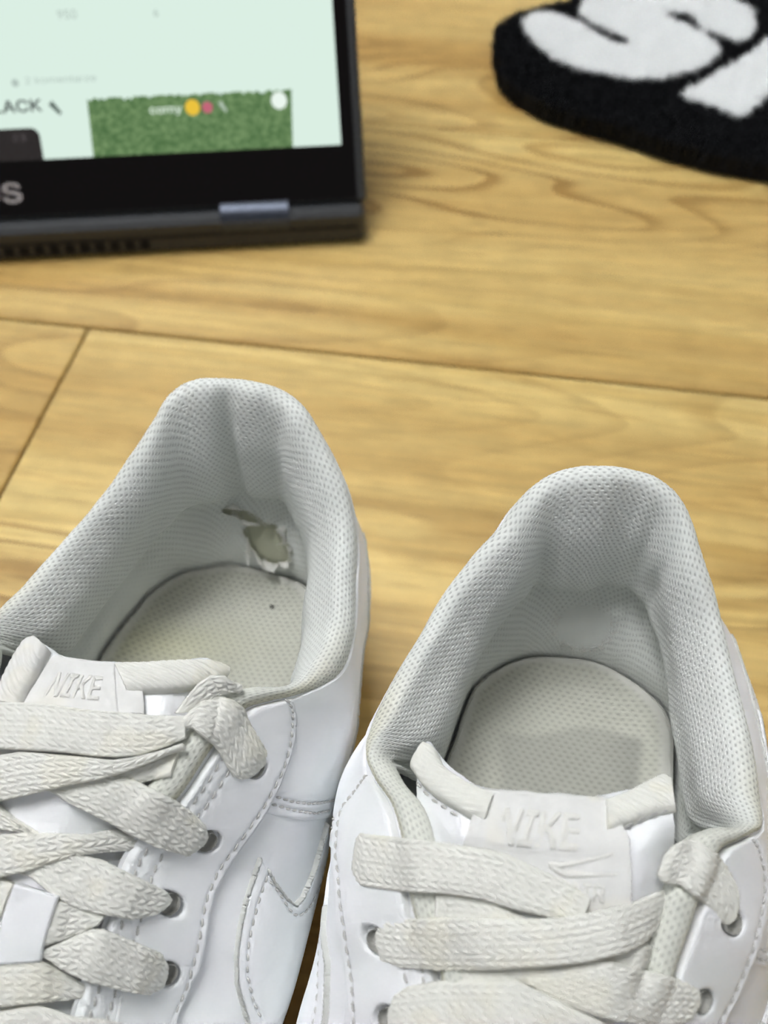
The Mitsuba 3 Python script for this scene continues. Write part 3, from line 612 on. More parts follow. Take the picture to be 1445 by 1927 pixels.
def seam(d, key, sf, line, h, label=None, **k):
    add(key, stitches(sf, line, h, **k), 'thread', True, kind='stuff')
def px_line(sf, pts, step=8): return sf.find(dens(pts, step))
def mirror(l): return [(642.0 - a, b) for a, b in l]

# ---- both shoes: shell, lining, insole, sole
def smooth_low_left(s, k, v): return 1 - .8 * sst(45, 60, -s) * sst(7.3, 8.2, k)
def fine_roll(s, k, v): return 1 - .25 * sst(95, 110, np.abs(s))
KEY = {'L': 'sneaker', 'R': 'sneaker_001'}
labels['sneaker'] = {'label': 'worn white leather sneaker with a torn heel lining, nearer the laptop', 'category': 'shoe', 'group': 'pair of white sneakers'}
labels['sneaker_001'] = {'label': 'worn white leather sneaker with an untorn heel lining, on the right below the rug', 'category': 'shoe', 'group': 'pair of white sneakers'}
UP_, ENV, TON = {}, {}, {}
for q in 'LR':
    d = SH[q]; UP_[q] = build_upper(d); ENV[q], TON[q] = envelope(d)
    v, f = gridmesh(UP_[q].P); tm = trimesh.Trimesh(v, f, process=False)
    if (tm.face_normals * UP_[q].N[:-1, :-1].reshape(-1, 3).repeat(1, 0)[np.r_[:len(f) // 2, :len(f) // 2]]).sum() < 0: f = f[:, ::-1]
    add(KEY[q] + '__upper', (v, f), 'leather', True, label='smooth white leather body')
    build_sole(d, KEY[q])

hz = lambda l: [(250 + x * .346, 690 + y * .346) for x, y in l]
tearL = [hz([(485, 780), (520, 765), (570, 775), (640, 800), (700, 840), (680, 858), (620, 842), (560, 812), (500, 795)]),
         hz([(602, 885), (630, 862), (700, 852), (770, 860), (800, 910), (840, 970), (860, 1020), (852, 1060), (800, 1075), (740, 1070), (690, 1040), (650, 980), (620, 930)])]
cl = build_collar(SH['L'], 'sneaker', 'L', -127, 137, [(1, 2.5, 3.6, 4.2), (21, 20, 4.5, 1.4)], [smooth_low_left, fine_roll], holes=tearL)
cr = build_collar(SH['R'], 'sneaker_001', 'R', -143, 139, [(7, 10, 5.5, 2.4), (15, 17, 3.4, 2.2), (-20, -19, 4.0, 1.6), (27, 26, 4.0, 1.2)], [fine_roll], worn=(1100, 1180, 58, 42))

def stainL(c, q, P):
    e = np.hypot((q[..., 0] - 300) / 140, (q[..., 1] - 1215) / 50); c = c * (1 - .10 * np.exp(-e ** 2)[..., None] * np.array([.2, .3, 1.8]))
    spot = np.exp(-(np.hypot((q[..., 0] - 512) / 5.0, (q[..., 1] - 1142) / 4.0)) ** 4); return c * (1 - .85 * spot[..., None])
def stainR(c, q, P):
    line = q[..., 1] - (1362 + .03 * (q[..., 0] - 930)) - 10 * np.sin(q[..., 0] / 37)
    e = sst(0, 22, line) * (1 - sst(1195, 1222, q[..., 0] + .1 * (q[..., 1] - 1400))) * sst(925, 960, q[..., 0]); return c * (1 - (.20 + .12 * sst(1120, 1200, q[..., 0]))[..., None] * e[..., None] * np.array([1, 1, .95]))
rimL = build_insole(SH['L'], 'sneaker', [stainL]); rimR = build_insole(SH['R'], 'sneaker_001', [stainR])

# frayed threads: round the tear, along the insole edge
c_ = cl['cut']; bd = c_ & ~(np.roll(c_, 3, 0) & np.roll(c_, -3, 0) & np.roll(c_, 3, 1) & np.roll(c_, -3, 1))
fibres((cl['W'] + cl['N'] * .0003)[bd], cl['N'][bd], 90, .0019, 'sneaker__collar_lining__frayed_threads', 11, .00016, 'white frayed threads round the tear', spread=.9)
ix = np.interp(np.arange(-118, 6, .2), np.linspace(-148, 148, 860), np.arange(860)).astype(int)
fibres(rimL[ix] - [0, 0, .0004], np.tile([0, 0, 1.], (len(ix), 1)), 900, .0014, 'sneaker__insole__frayed_threads', 12, .00008, 'fluffy frayed insole edge')
ix = np.interp(np.arange(-100, -50, .2), np.linspace(-148, 148, 860), np.arange(860)).astype(int)
fibres(rimR[ix], np.tile([0, 0, 1.], (len(ix), 1)), 120, .0012, 'sneaker_001__insole__frayed_threads', 13, .00008, 'frayed insole edge')
e = np.hypot((cr['pix'][..., 0] - 1100) / 58, (cr['pix'][..., 1] - 1180) / 42); bd = (np.abs(e - 1) < .12) & (cr['K'] > 7) & (((cr['W'] - EYE) * cr['N']).sum(-1) < 0)
fibres(cr['W'][bd], cr['N'][bd], 110, .0014, 'sneaker_001__collar_lining__frayed_threads', 14, .00012, 'loose threads round the worn patch')
# torn flaps of lining hanging at the hole
def flap(px0, px1, tip, lift, seed):
    i0 = [np.argmin(np.hypot(*(cl['pix'] - p).transpose(2, 0, 1)) + 1e3 * (((cl['W'] - EYE) * cl['N']).sum(-1) > 0)) for p in (px0, px1)]
    a, b = [cl['W'].reshape(-1, 3)[k] for k in i0]; n = cl['N'].reshape(-1, 3)[i0[0]]
    r = np.linalg.norm(EYE - (a + b) / 2); rd = at(tip[0], tip[1], 0) - EYE; rd /= np.linalg.norm(rd)
    c = EYE + rd * (r - lift); g_ = np.random.default_rng(seed); m = 18
    A, B = a + (c - a) * np.linspace(0, .95, m)[:, None], b + (c - b) * np.linspace(0, .95, m)[:, None]
    bow = np.sin(np.linspace(0, np.pi, m))[:, None] * n * .0012
    j = g_.normal(0, .00018, (m, 3)); return ribbon(A + bow + j, B + bow - j, .0005, .0001, twill, .0002, ripple=.0006, seed=seed)
fl = [flap(hz([(620, 925)])[0], hz([(640, 985)])[0], hz([(628, 1092)])[0], .004, 1), flap(hz([(650, 990)])[0], hz([(700, 1060)])[0], hz([(735, 1120)])[0], .003, 2), flap(hz([(700, 1050)])[0], hz([(800, 1080)])[0], hz([(760, 1122)])[0], .003, 3), flap(hz([(790, 1072)])[0], hz([(858, 1058)])[0], hz([(850, 1095)])[0], .003, 4),
      flap(hz([(590, 830)])[0], hz([(690, 862)])[0], hz([(600, 862)])[0], .0015, 5), flap(hz([(500, 770)])[0], hz([(600, 780)])[0], hz([(545, 748)])[0], .0015, 6), flap(hz([(780, 880)])[0], hz([(835, 950)])[0], hz([(830, 870)])[0], .0015, 7), flap(hz([(840, 975)])[0], hz([(860, 1040)])[0], hz([(868, 985)])[0], .0012, 8)]
for m in fl: add('sneaker__collar_lining__torn_flap', m, 'fabric', True)

# ---- leather overlays
def overlay(q, name, poly, h, grooves=(), base=0.0, label=None, holes=(), gd=.00042, sides=(1,), bevel=.0007, bs='leather', stitch=None, edge=-.0004):
    """Panel on the shell; holes: grid places with a radius in metres."""
    sf, k0 = UP_[q], KEY[q]; sc = np.array([sf.su, sf.sv])
    for sd in sides:
        po, gr, ho = (poly, grooves, holes) if sd > 0 else (mirror(poly), [mirror(g_) for g_ in grooves], [((642 - a[0], a[1]), r) for a, r in holes])
        pg = Polygon(np.asarray(po) * sc).buffer(0)
        if pg.geom_type != 'Polygon': pg = max(pg.geoms, key=lambda g_: g_.area)
        for c, r in ho: pg = pg.difference(Point(*(np.asarray(c) * sc)).buffer(r))
        if pg.geom_type != 'Polygon': pg = max(pg.geoms, key=lambda g_: g_.area)
        k = add(k0 + '__' + name, patch_poly(sf, pg, h, base, bevel, .0013, gr, gd, edge), bs, True, label=label)
        for c, r in ho:
            ij = np.asarray(c)[None]; p, n = sf.ev(ij)[0], sf.ev(ij, 'N')[0]
            a = np.cross(n, [0, 0, 1.]); a /= np.linalg.norm(a); b = np.cross(n, a); th = np.linspace(0, 2 * np.pi, 33)[:-1]
            P = np.stack([p + n * hh + rr * (a * np.cos(th)[:, None] + b * np.sin(th)[:, None]) for hh, rr in ((base + h * .9, r * 1.0), (base + h * .4, r * .97), (.00012, r * .95), (.00010, r * .5), (.00010, r * .02))])
            add(k + '__eyelet', gridmesh(P, wrap=True), 'eyelet_dark', True)
        if stitch:
            for g_ in gr: add(k + '__stitching', stitches(sf, g_, base + h - gd * .6, **stitch), 'thread', True, kind='stuff')

U = UP_['L']
# left shoe: heel panel, eyestay and side stripe of its right-hand side; the far side mirrors them
hp = [tuple(x) for x in px_line(U, [(498, 1531), (521, 1537), (562, 1544), (591, 1544), (617, 1539), (632, 1529)])]
hp = sv([(18, 3.3), (18, .02), (60, .02), (100, .02), (118, .3), (128, .95)]) + hp + sv([(108, 3.2), (60, 3.4)])
rA = [tuple(x) for x in px_line(U, [(517, 1498), (545, 1507), (579, 1512), (614, 1508), (634, 1503)])]; rB = [tuple(x) for x in px_line(U, [(509, 1512), (547, 1523), (591, 1530), (618, 1524)])]
overlay('L', 'heel_panel', hp, .0007, [rA, rB], label='white leather panel round the heel', stitch=dict(length=.0016, gap=.0005), sides=(1, -1))
E1 = px_line(U, [(547, 1312), (553, 1345), (550, 1389), (538, 1432), (521, 1476), (500, 1520), (474, 1560), (453, 1588), (422, 1638), (400, 1682), (392, 1721), (386, 1770), (375, 1817), (356, 1859), (334, 1909)])
ES = [tuple(x) for x in E1] + sv([(190, 1.05), (215, 1.0), (222, .4), (212, .15), (190, .03), (165, .03), (140, .03), (118, .03), (108, .03), (103, .06)])
st = [tuple(x) for x in px_line(U, [(533, 1314), (543, 1334), (541, 1374), (537, 1403), (524, 1447), (503, 1488), (489, 1514), (463, 1552), (445, 1578), (416, 1618), (403, 1638), (386, 1679), (378, 1707), (370, 1762), (361, 1804), (348, 1851), (328, 1895), (320, 1914)])]
in1 = sv([(118, .12), (130, .12), (150, .12), (175, .12)]); in2 = sv([(118, .26), (130, .26), (150, .26), (175, .26)])
def ey(U_, l): return [(tuple(x), .0021) for x in U_.find(l)]
overlay('L', 'eyestay', ES, .0013, [st, in1, in2], base=.0005, label='white leather strip with lace holes', holes=ey(U, [(474, 1442), (386, 1577), (315, 1698), (311, 1826)]), stitch=dict(length=.0019, gap=.0004), sides=(1, -1))
sw = [tuple(x) for x in px_line(U, [(489, 1613), (474, 1656), (460, 1700), (449, 1750), (443, 1800), (445, 1850), (456, 1895), (466, 1930), (480, 1965)])]
sw2 = [tuple(x) for x in px_line(U, [(612, 1548), (602, 1585), (588, 1635), (575, 1668), (565, 1690), (553, 1704), (535, 1690), (515, 1662), (502, 1635)])]
swp = sw + sv([(185, 2.6), (150, 3.3), (125, 3.2)]) + sw2
swg = [[tuple(x) for x in px_line(U, [(500, 1645), (484, 1690), (472, 1735), (463, 1780), (462, 1830), (472, 1880), (490, 1920)])], [tuple(x) for x in px_line(U, [(504, 1655), (524, 1684), (540, 1712), (552, 1723), (566, 1718), (580, 1700), (596, 1660), (606, 1620)])]]
overlay('L', 'side_stripe', swp, .0011, swg, label='curved white stripe sewn on the side', stitch=dict(length=.0017, gap=.0006), sides=(1, -1), bevel=.0005)
# the grey cut edge of the stripe
def edging(q, name, line, h, w, sides=(1,), label=None):
    sf = UP_[q]; sc = np.array([sf.su, sf.sv])
    for sd in sides:
        l = LineString(np.asarray(line if sd > 0 else mirror(line)) * sc).simplify(1e-4)
        pg = l.buffer(w / 2, cap_style='flat')
        if pg.geom_type != 'Polygon': pg = max(pg.geoms, key=lambda g_: g_.area)
        v, f = patch_poly(sf, pg, h, 0, .0003, .0007, (), 0, -.0003)
        v = v + sf.ev(np.zeros((1, 2)), 'N') * 0 + .00022 * (meshkit.noise(v * 2500)[:, None] - .5)
        add(KEY[q] + '__side_stripe__cut_edge' if 'stripe' in name else KEY[q] + '__' + name, (v, f), 'raw_edge', True, label=label)
edging('L', 'stripe', sw, .0012, .0010, (1, -1), 'grey cut edge'); edging('L', 'stripe', sw2, .0012, .0009, (1, -1), 'grey cut edge')
edging('L', 'heel_panel_edge', [tuple(x) for x in px_line(U, [(680, 1003), (686, 1060), (688, 1130), (688, 1200), (686, 1243), (679, 1316), (670, 1374), (658, 1427)])], .0012, .0011, label='rough cut edge of the heel leather')

V_ = UP_['R']
E2 = px_line(V_, [(701, 1457), (668, 1500), (645, 1537), (637, 1575), (636, 1610), (640, 1682), (643, 1748), (654, 1804), (661, 1873), (655, 1927)])
ESl = [tuple(x) for x in E2] + sv([(-190, 1.05), (-215, 1.0), (-222, .4), (-212, .15), (-190, .03), (-165, .03), (-141, .03), (-121, .03), (-112, .03), (-107, .05)])
st = [tuple(x) for x in px_line(V_, [(700, 1462), (675, 1500), (657, 1520), (650, 1540), (646, 1568), (643, 1610), (648, 1638), (651, 1693), (657, 1735), (662, 1776), (669, 1818), (673, 1859), (676, 1914), (676, 1940)])]
in1, in2 = sv([(-135, .12), (-150, .12), (-175, .12)]), sv([(-135, .27), (-150, .27), (-175, .27)])
overlay('R', 'eyestay', ESl, .0013, [st, in1, in2], base=.0005, label='white leather strip with lace holes', holes=ey(V_, [(718, 1620), (716, 1765), (738, 1914)]), stitch=dict(length=.0019, gap=.0004))
E3 = px_line(V_, [(1412, 1575), (1425, 1591), (1435, 1651), (1432, 1721), (1419, 1776), (1396, 1831), (1372, 1884), (1355, 1914)])
ESr = [tuple(x) for x in E3] + sv([(190, 1.05), (215, 1.0), (222, .4), (212, .15), (190, .03), (165, .03), (140, .03), (120, .03), (108, .03), (103, .06)])
st = [tuple(x) for x in px_line(V_, [(1402, 1580), (1413, 1596), (1423, 1638), (1424, 1679), (1416, 1729), (1402, 1782), (1385, 1826), (1363, 1876), (1344, 1909), (1335, 1927)])]
in1, in2 = sv([(135, .12), (150, .12), (175, .12)]), sv([(135, .27), (150, .27), (175, .27)])
overlay('R', 'eyestay', ESr, .0013, [st, in1, in2], base=.0005, label='white leather strip with lace holes', holes=ey(V_, [(1368, 1733), (1312, 1878)]), stitch=dict(length=.0019, gap=.0004))
hb = [tuple(x) for x in px_line(V_, [(1405, 1813), (1425, 1819), (1438, 1821)])]
hpr = sv([(18, 3.3), (18, .02), (60, .02), (95, .02), (106, .3), (116, .95)]) + hb + sv([(112, 3.2), (60, 3.4)])
ra = [tuple(x) for x in px_line(V_, [(1421, 1783), (1434, 1788), (1441, 1790)])]; rb = [tuple(x) for x in px_line(V_, [(1414, 1799), (1430, 1804), (1440, 1806)])]
overlay('R', 'heel_panel', hpr, .0007, [ra, rb], label='white leather panel round the heel', stitch=dict(length=.0016, gap=.0005))
hpl = sv([(-18, 3.3), (-18, .02), (-60, .02), (-100, .02), (-112, .3), (-122, .95), (-121, 1.6), (-118, 2.4), (-113, 3.2), (-60, 3.4)])
overlay('R', 'heel_panel', hpl, .0007, [sv([(-118, 1.1), (-115, 2), (-111, 3)]), sv([(-116, 1.1), (-113, 2), (-109, 3)])], label='white leather panel round the heel', stitch=dict(length=.0016, gap=.0005))
swl = sv([(-131, 2.05), (-142, 1.55), (-155, 1.5), (-175, 1.7), (-195, 2.2), (-200, 2.9), (-170, 3.5), (-140, 3.4), (-120, 3.0), (-60, 2.5), (-60, 2.3), (-120, 2.6)])
overlay('R', 'side_stripe', swl, .0011, [sv([(-137, 2.1), (-147, 1.8), (-165, 1.85)]), sv([(-128, 2.75), (-134, 2.6), (-134, 2.25)])], label='curved white stripe sewn on the side', stitch=dict(length=.0017, gap=.0006), sides=(1, -1), bevel=.0005)
edging('R', 'stripe', sv([(-131, 2.05), (-142, 1.55), (-155, 1.5), (-175, 1.7)]), .0012, .0012, (1, -1), 'grey cut edge')
edging('R', 'heel_panel_edge', [tuple(x) for x in px_line(V_, [(1372, 1196), (1391, 1250), (1410, 1316), (1429, 1402), (1440, 1463)])], .0012, .0011, label='rough cut edge of the heel leather')

# ---- tongues
def tongue(q, top, rows, key):
    d = SH[q]; top = np.array(top) + [0, 3.0, -.0016]; G = [at(*top.T)]
    G = [resample(G[0], 48)]
    for r in rows: G.append(resample(on(d, TON[q], dens(r, 20), 0), 48))
    for t_, hw, z_ in ((158, 23, 73), (175, 21, 66.5), (195, 14, 61), (212, 7, 58)):        # on towards the toe, beyond the frame
        G.append(np.array([place(d, math.copysign(S0C + t_ - 40, y_), abs(y_), z_ - .004 * y_ * y_) for y_ in np.linspace(-hw, hw, 48)]))
    G = np.array(G); n = 90
    x = np.linspace(0, 1, len(G)); G = PchipInterpolator(x, G, axis=0)(np.linspace(0, 1, n))
    sf = Surf(G)
    if sf.N[..., 2].sum() < 0: sf.N *= -1
    # padded body: the visible side, a rounded rim along the top, and the back
    th = np.linspace(np.pi, 0, 9)[:-1]; dirv = G[0] - G[3]; dirv /= np.linalg.norm(dirv, axis=1, keepdims=True); N0 = sf.N[0]
    back = G - sf.N * .0045
    rim = [G[0] - N0 * .00225 + N0 * .00225 * math.cos(a) + dirv * .00225 * math.sin(a) for a in th]
    P = np.vstack([back[::-1], np.array(rim), G])
    v, f = gridmesh(P); m = 48; nn = len(P)
    j = np.arange((nn - 1) // 2); cap = []
    for c in (0, m - 1):
        a, b = j * m + c, (nn - 1 - j) * m + c
        cap += [np.stack([a[:-1], a[1:], b[:-1]], 1), np.stack([a[1:], b[1:], b[:-1]], 1)]
    tm = trimesh.Trimesh(v, np.vstack([f, *cap]), process=False); trimesh.repair.fix_normals(tm)
    add(key + '__tongue', tm, 'leather', 50, label='white leather tongue under the laces')
    return sf
def zed(px, z): px = np.asarray(px, float); return at(px[:, 0], px[:, 1], z)
def lift(sf, px, h):
    ij = sf.find(np.asarray(px, float)); p = sf.ev(ij)
    q = np.asarray(px, float); return at(q[:, 0], q[:, 1], p[:, 2] + h)
def fabric_part(key, mesh, seed=0, label=None, base=(.745, .745, .70)):
    add(key, mesh, 'vc_fabric', True, color=lace_color(mesh[0], seed, base), label=label)

tR = tongue('R', [(796, 1403, .091), (815, 1425, .093), (850, 1458, .0965), (905, 1490, .1005), (972, 1506, .1015), (1040, 1517, .102), (1105, 1516, .102), (1146, 1505, .101), (1211, 1484, .098), (1252, 1470, .0955)],
            [[(784, 1500), (850, 1560), (1040, 1600), (1200, 1590), (1268, 1540)], [(808, 1600), (860, 1640), (1040, 1670), (1190, 1660), (1268, 1620)], [(792, 1720), (1040, 1760), (1276, 1720)], [(800, 1830), (1040, 1860), (1256, 1830)], [(815, 1930), (1030, 1960), (1230, 1940)]], 'sneaker_001')
tL = tongue('L', [(12, 1295, .093), (36, 1240, .097), (60, 1214, .099), (90, 1226, .1), (113, 1240, .1005), (152, 1247, .101), (216, 1251, .101), (277, 1254, .1005), (346, 1250, .0995), (398, 1251, .097), (416, 1264, .0945)],
            [[(-30, 1345), (60, 1330), (200, 1330), (330, 1330), (412, 1330)], [(-70, 1440), (100, 1440), (362, 1440)], [(-110, 1540), (60, 1560), (305, 1570)], [(-130, 1640), (40, 1670), (266, 1680)], [(-145, 1740), (30, 1770), (242, 1790)], [(-160, 1850), (20, 1880), (225, 1910)]], 'sneaker')
# twill binding along the top of each tongue
def band(sf, A, B, ha, hb): return lift(sf, A, ha), lift(sf, B, hb)
A, B = band(tR, [(797, 1401), (817, 1409), (839, 1447), (867, 1469), (898, 1486), (930, 1497)], [(771, 1440), (784, 1462), (812, 1494), (850, 1519), (884, 1538), (912, 1548)], -.0002, .0010)
fabric_part('sneaker_001__tongue__binding', ribbon(A, B, .0042, .00040, lambda u, w: twill(w * 1.3, u * .5, .0013), .0002), 3, 'ribbed fabric binding of the tongue')
A, B = band(tR, [(1135, 1507), (1156, 1503), (1190, 1490), (1211, 1481), (1250, 1466), (1264, 1472)], [(1140, 1566), (1170, 1557), (1205, 1544), (1239, 1530), (1262, 1525), (1272, 1521)], -.0002, .0010)
fabric_part('sneaker_001__tongue__binding', ribbon(A, B, .0042, .00040, lambda u, w: twill(u, -w * 1.1, .0015), .0002), 4, 'ribbed fabric binding of the tongue')
A, B = band(tL, [(215, 1252), (240, 1252), (277, 1252), (346, 1246), (400, 1247), (419, 1262)], [(240, 1304), (271, 1303), (300, 1302), (351, 1299), (385, 1291), (424, 1278)], -.0002, .0010)
fabric_part('sneaker__tongue__binding', ribbon(A, B, .0042, .00040, lambda u, w: twill(u, -w * 1.2, .0016), .0002), 5, 'ribbed fabric binding of the tongue')
A, B = lift(tL, [(-6, 1330), (3, 1308), (17, 1271), (42, 1224), (54, 1207), (69, 1203)], .0010), lift(tL, [(38, 1332), (50, 1305), (64, 1282), (78, 1255), (90, 1232), (93, 1224)], .0012)
fabric_part('sneaker__tongue__binding', ribbon(A, B, .0052, .00030, lambda u, w: twill(w * .6, u, .0013), .0002), 6, 'ribbed fabric roll at the tongue corner', (.72, .72, .70))
# white stitch lines under the bindings
def tstitch(key, sf, pts, h): add(key + '__tongue__stitching', stitches(sf, px_line(sf, pts), h, .0018, .0008, .00026, .1), 'thread', True, kind='stuff')
tstitch('sneaker', tL, [(262, 1295), (300, 1293), (351, 1289), (390, 1282)], .0016); tstitch('sneaker_001', tR, [(784, 1474), (815, 1506), (850, 1529), (880, 1545)], .0002); tstitch('sneaker_001', tR, [(1172, 1560), (1239, 1534), (1268, 1526)], .0010)
# woven labels with raised lettering
def label_patch(key, sf, A, B, h, writing, seed, bow=.0):
    a, b = lift(sf, dens(A, 8), h), lift(sf, dens(B, 8), h); a, b = resample(a, 60), resample(b, 60)
    a[0:3] -= np.array([0, 0, .0012]) * np.linspace(1, 0, 3)[:, None]; b[0:3] -= np.array([0, 0, .0012]) * np.linspace(1, 0, 3)[:, None]
    m = ribbon(a, b, .0012, .00004, lambda u, w: twill(w, u * .4, .0008), .00025, power=9, ripple=.0007, seed=seed)
    k = key + '__tongue__label'; fabric_part(k, m, seed, 'off white woven label with raised lettering', (.725, .725, .715))
    G = a[:, None] + (b - a)[:, None] * np.linspace(0, 1, 40)[None, :, None]; sg = Surf(G)
    if sg.N[..., 2].sum() < 0: sg.N *= -1
    out = []
    for (txt, x0, x1, y, hgt, skew) in writing:            # fractions of the label: x along its width, y from its top
        tm = meshkit.text_mesh(txt, 1.0, 1.0, True); v = np.array(tm.vertices); wd = v[:, 0].max()
        fx = x0 + (x1 - x0) * (v[:, 0] + skew * v[:, 1]) / wd; fy = y - hgt * v[:, 1]
        ij = np.c_[fy * 59, fx * 39]; out.append((sg.ev(ij) + sg.ev(ij, 'N') * (.00030 + .00058 * v[:, 2:3] + .0003 * (meshkit.noise(np.c_[fx * 14, fy * 14, 0 * fx], seed)[:, None] - .5)), tm.faces))
    return sg, k, out
def curve_on(sg, pts, r, h): ij = np.asarray(pts) * [59, 39]; p = resample(sg.ev(ij[:, [0, 1]]) + sg.ev(ij) * 0, 30); n = resample(sg.ev(ij, 'N'), 30); return tube(p + n * h, r, 8)
sg, k, out = label_patch('sneaker_001', tR, [(904, 1484), (893, 1525), (880, 1560), (868, 1600), (866, 1690)], [(1148, 1502), (1168, 1549), (1184, 1579), (1188, 1640), (1188, 1730)], .0014, [('NIKE', .14, .68, .50, .30, .25), ('AIR', .62, .84, .88, .12, .1)], 8)
out.append(curve_on(sg, [(.66, .92), (.70, .62), (.64, .52), (.64, .58), (.58, .74), (.50, .90)], np.interp(np.linspace(0, 1, 30), [0, .3, .6, 1], [.0002, .0007, .0005, .00015]), .0006))
add(k + '__lettering', cat(out), 'fabric', True, label='raised lettering and curved tick on the label')
sg, k, out = label_patch('sneaker', tL, [(100, 1235), (80, 1268), (60, 1298), (40, 1335), (30, 1365)], [(217, 1249), (218, 1275), (219, 1299), (222, 1345), (224, 1375)], .0014, [('NIKE', .16, .80, .60, .34, .22)], 9)
add(k + '__lettering', cat(out), 'fabric', True, label='raised lettering on the label')
A, B = lift(tL, [(215, 1251), (217, 1275), (218, 1299), (222, 1345)], .0013), lift(tL, [(238, 1256), (258, 1275), (268, 1296), (271, 1345)], .0010)
fabric_part('sneaker__tongue__label', ribbon(A, B, .0011, .00005, twill, .00025, power=6, ripple=.0008, seed=4), 10, 'folded side of the woven label', (.725, .725, .715))
# lace keeper: leather band sewn over the lower laces of the left shoe
A, B = on(SH['L'], ENV['L'], dens([(28, 1662), (17, 1690), (4, 1730), (-6, 1780), (-10, 1815)], 8), 3.0), on(SH['L'], ENV['L'], dens([(112, 1686), (104, 1710), (94, 1742), (84, 1774), (79, 1808)], 8), 2.2)
add('sneaker__tongue__lace_keeper', ribbon(A, B, .0016, 0, weave, .0005, power=8, ripple=.0002), 'leather', True, label='white leather band sewn on the tongue over the laces')

# ---- laces: each visible run between two edges
d, e, K_ = SH['L'], ENV['L'], 'sneaker'
runs = [
 ([(-80, 1318), (0, 1321), (83, 1324), (155, 1335), (235, 1341), (291, 1346), (350, 1347)], [(-80, 1402), (0, 1410), (83, 1414), (125, 1417), (180, 1424), (221, 1425), (263, 1421), (305, 1408), (350, 1390)], [3.2, 3.6, 2.6, 2.0]),
 ([(329, 1342), (352, 1310), (372, 1286), (396, 1271), (422, 1271), (448, 1290)], [(374, 1334), (395, 1316), (412, 1306), (428, 1303), (440, 1303), (452, 1304)], [1.6, 2.6, 3.0, 1.6]),
 ([(344, 1352), (356, 1338), (373, 1325), (410, 1309), (437, 1316), (457, 1331), (471, 1363), (486, 1389), (500, 1412), (500, 1432)], [(344, 1372), (352, 1371), (362, 1371), (381, 1386), (402, 1403), (416, 1424), (428, 1444), (439, 1462), (452, 1466), (466, 1464)], [2.6, 2.6, 1.6, .8, -.6]),
 ([(-80, 1425), (0, 1421), (41, 1414), (155, 1424), (210, 1430), (244, 1426), (291, 1415), (346, 1400)], [(-80, 1530), (0, 1508), (55, 1496), (125, 1479), (180, 1469), (235, 1454), (291, 1432), (346, 1409)], [2.6, 2.8, 2.8, 2.4]),
 ([(150, 1470), (228, 1452), (290, 1425), (340, 1408)], [(170, 1500), (240, 1480), (280, 1470), (322, 1462)], [.4, .4, .4]),
 ([(120, 1462), (180, 1456), (227, 1462), (249, 1465), (291, 1486), (332, 1507), (368, 1534), (386, 1553), (390, 1570)], [(60, 1480), (97, 1491), (125, 1509), (166, 1529), (194, 1543), (235, 1565), (291, 1593), (349, 1610), (366, 1600), (376, 1592)], [.4, 1.0, 1.6, 1.4, -.9]),
 ([(-80, 1575), (0, 1571), (41, 1567), (111, 1568), (166, 1570), (210, 1561), (268, 1566)], [(-80, 1670), (0, 1652), (50, 1640), (97, 1624), (138, 1610), (194, 1604), (264, 1600)], [2.2, 2.4, 1.8, 1.0, -2.6]),
 ([(60, 1600), (120, 1600), (155, 1609), (194, 1618), (221, 1632), (263, 1652), (313, 1677), (322, 1690)], [(10, 1640), (55, 1648), (97, 1682), (138, 1707), (194, 1721), (244, 1730), (291, 1721), (304, 1712)], [.2, .8, 1.5, 1.4, -.9]),
 ([(80, 1690), (108, 1693), (150, 1700), (200, 1722)], [(70, 1790), (86, 1780), (130, 1764), (185, 1742)], [1.2, .8, .3]),
 ([(70, 1790), (86, 1784), (125, 1768), (172, 1748), (194, 1748), (249, 1770), (302, 1793), (312, 1812)], [(70, 1795), (86, 1804), (125, 1829), (166, 1848), (235, 1865), (277, 1872), (304, 1859), (308, 1846)], [.6, 1.2, 1.6, 1.3, -.9]),
 ([(-80, 1800), (0, 1805), (77, 1807), (111, 1823), (166, 1854)], [(-80, 1905), (0, 1896), (77, 1887), (133, 1881), (162, 1878)], [2.4, 2.2, 1.4, -2.6]),
 ([(-80, 1915), (0, 1901), (69, 1890), (97, 1898), (138, 1913), (194, 1917), (240, 1930), (300, 1960)], [(-80, 1990), (0, 1985), (69, 1985), (97, 1990), (138, 1998), (194, 2005), (240, 2010), (290, 2012)], [.6, 1.2, 1.6, -.9]),
 ([(-90, 1545), (-20, 1560), (40, 1566), (90, 1580)], [(-90, 1450), (-20, 1500), (30, 1540), (70, 1565)], [.6, .4, .2]),
 ([(-80, 1640), (-20, 1640), (28, 1662)], [(-80, 1760), (-20, 1740), (6, 1722)], [.9, .7, .5]),
]
for i, (A, B, o) in enumerate(runs): lace(d, e, K_, A, B, o, i)
d, e, K_ = SH['R'], ENV['R'], 'sneaker_001'
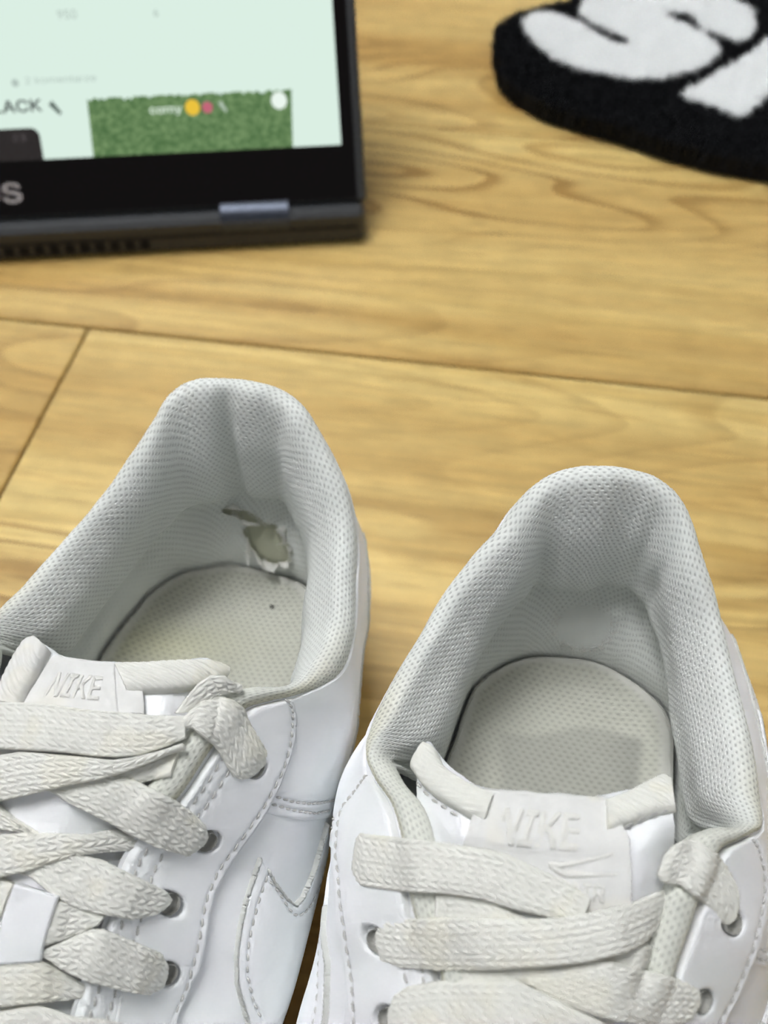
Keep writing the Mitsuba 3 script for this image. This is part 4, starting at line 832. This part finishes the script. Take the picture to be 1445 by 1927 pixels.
runs = [
 ([(676, 1572), (679, 1568), (726, 1573), (781, 1579), (809, 1582), (855, 1589), (911, 1597), (955, 1607), (1007, 1632), (1063, 1657), (1110, 1690)], [(666, 1650), (684, 1668), (754, 1678), (837, 1682), (880, 1688), (916, 1695), (966, 1712), (1021, 1725), (1060, 1735), (1090, 1742)], [.7, 1.0, 2.2, 2.0, .8]),
 ([(712, 1748), (723, 1732), (781, 1728), (837, 1726), (911, 1729), (994, 1729), (1049, 1727), (1118, 1716), (1183, 1701), (1252, 1674)], [(712, 1785), (720, 1808), (754, 1820), (809, 1823), (828, 1825), (938, 1824), (1021, 1821), (1104, 1812), (1178, 1793), (1211, 1773), (1246, 1727)], [-.6, 1.2, 2.6, 3.0, 2.6, -2.6]),
 ([(1000, 1818), (1061, 1814), (1136, 1806), (1183, 1818), (1239, 1831), (1289, 1845), (1312, 1860), (1314, 1876)], [(900, 1815), (947, 1826), (994, 1853), (1049, 1884), (1104, 1906), (1160, 1922), (1240, 1935), (1296, 1920), (1304, 1900)], [.2, 1.0, 1.6, 1.5, .8, -.8]),
 ([(738, 1888), (745, 1871), (767, 1856), (809, 1848), (828, 1845), (911, 1845), (971, 1846), (1021, 1867), (1077, 1895), (1118, 1914), (1180, 1950)], [(734, 1930), (745, 1955), (770, 1965), (828, 1962), (911, 1962), (971, 1965), (1021, 1980), (1077, 2000), (1118, 2015), (1160, 2025)], [-.5, 1.2, 2.2, 2.2, 1.2, .6]),
 ([(818, 1680), (860, 1676), (919, 1690), (970, 1715), (1000, 1735)], [(818, 1740), (860, 1745), (919, 1748), (955, 1752), (985, 1755)], [.4, .5, .4]),
 ([(835, 1818), (890, 1812), (950, 1818), (1000, 1840)], [(838, 1870), (890, 1870), (950, 1870), (990, 1870)], [.2, .3, .2]),
 ([(1140, 1780), (1190, 1778), (1240, 1770)], [(1120, 1830), (1180, 1832), (1225, 1835)], [-.6, -.6, -1.2]),
 ([(1241, 1632), (1252, 1608), (1268, 1591), (1286, 1580), (1311, 1582), (1344, 1602), (1366, 1632), (1383, 1663), (1389, 1700), (1384, 1724)], [(1236, 1648), (1243, 1658), (1252, 1663), (1268, 1663), (1282, 1667), (1308, 1690), (1330, 1705), (1344, 1718), (1352, 1733), (1362, 1740)], [.6, 1.4, 1.3, 1.0, .5, -.6]),
]
for i, (A, B, o) in enumerate(runs): lace(d, e, K_, A, B, o, 20 + i)
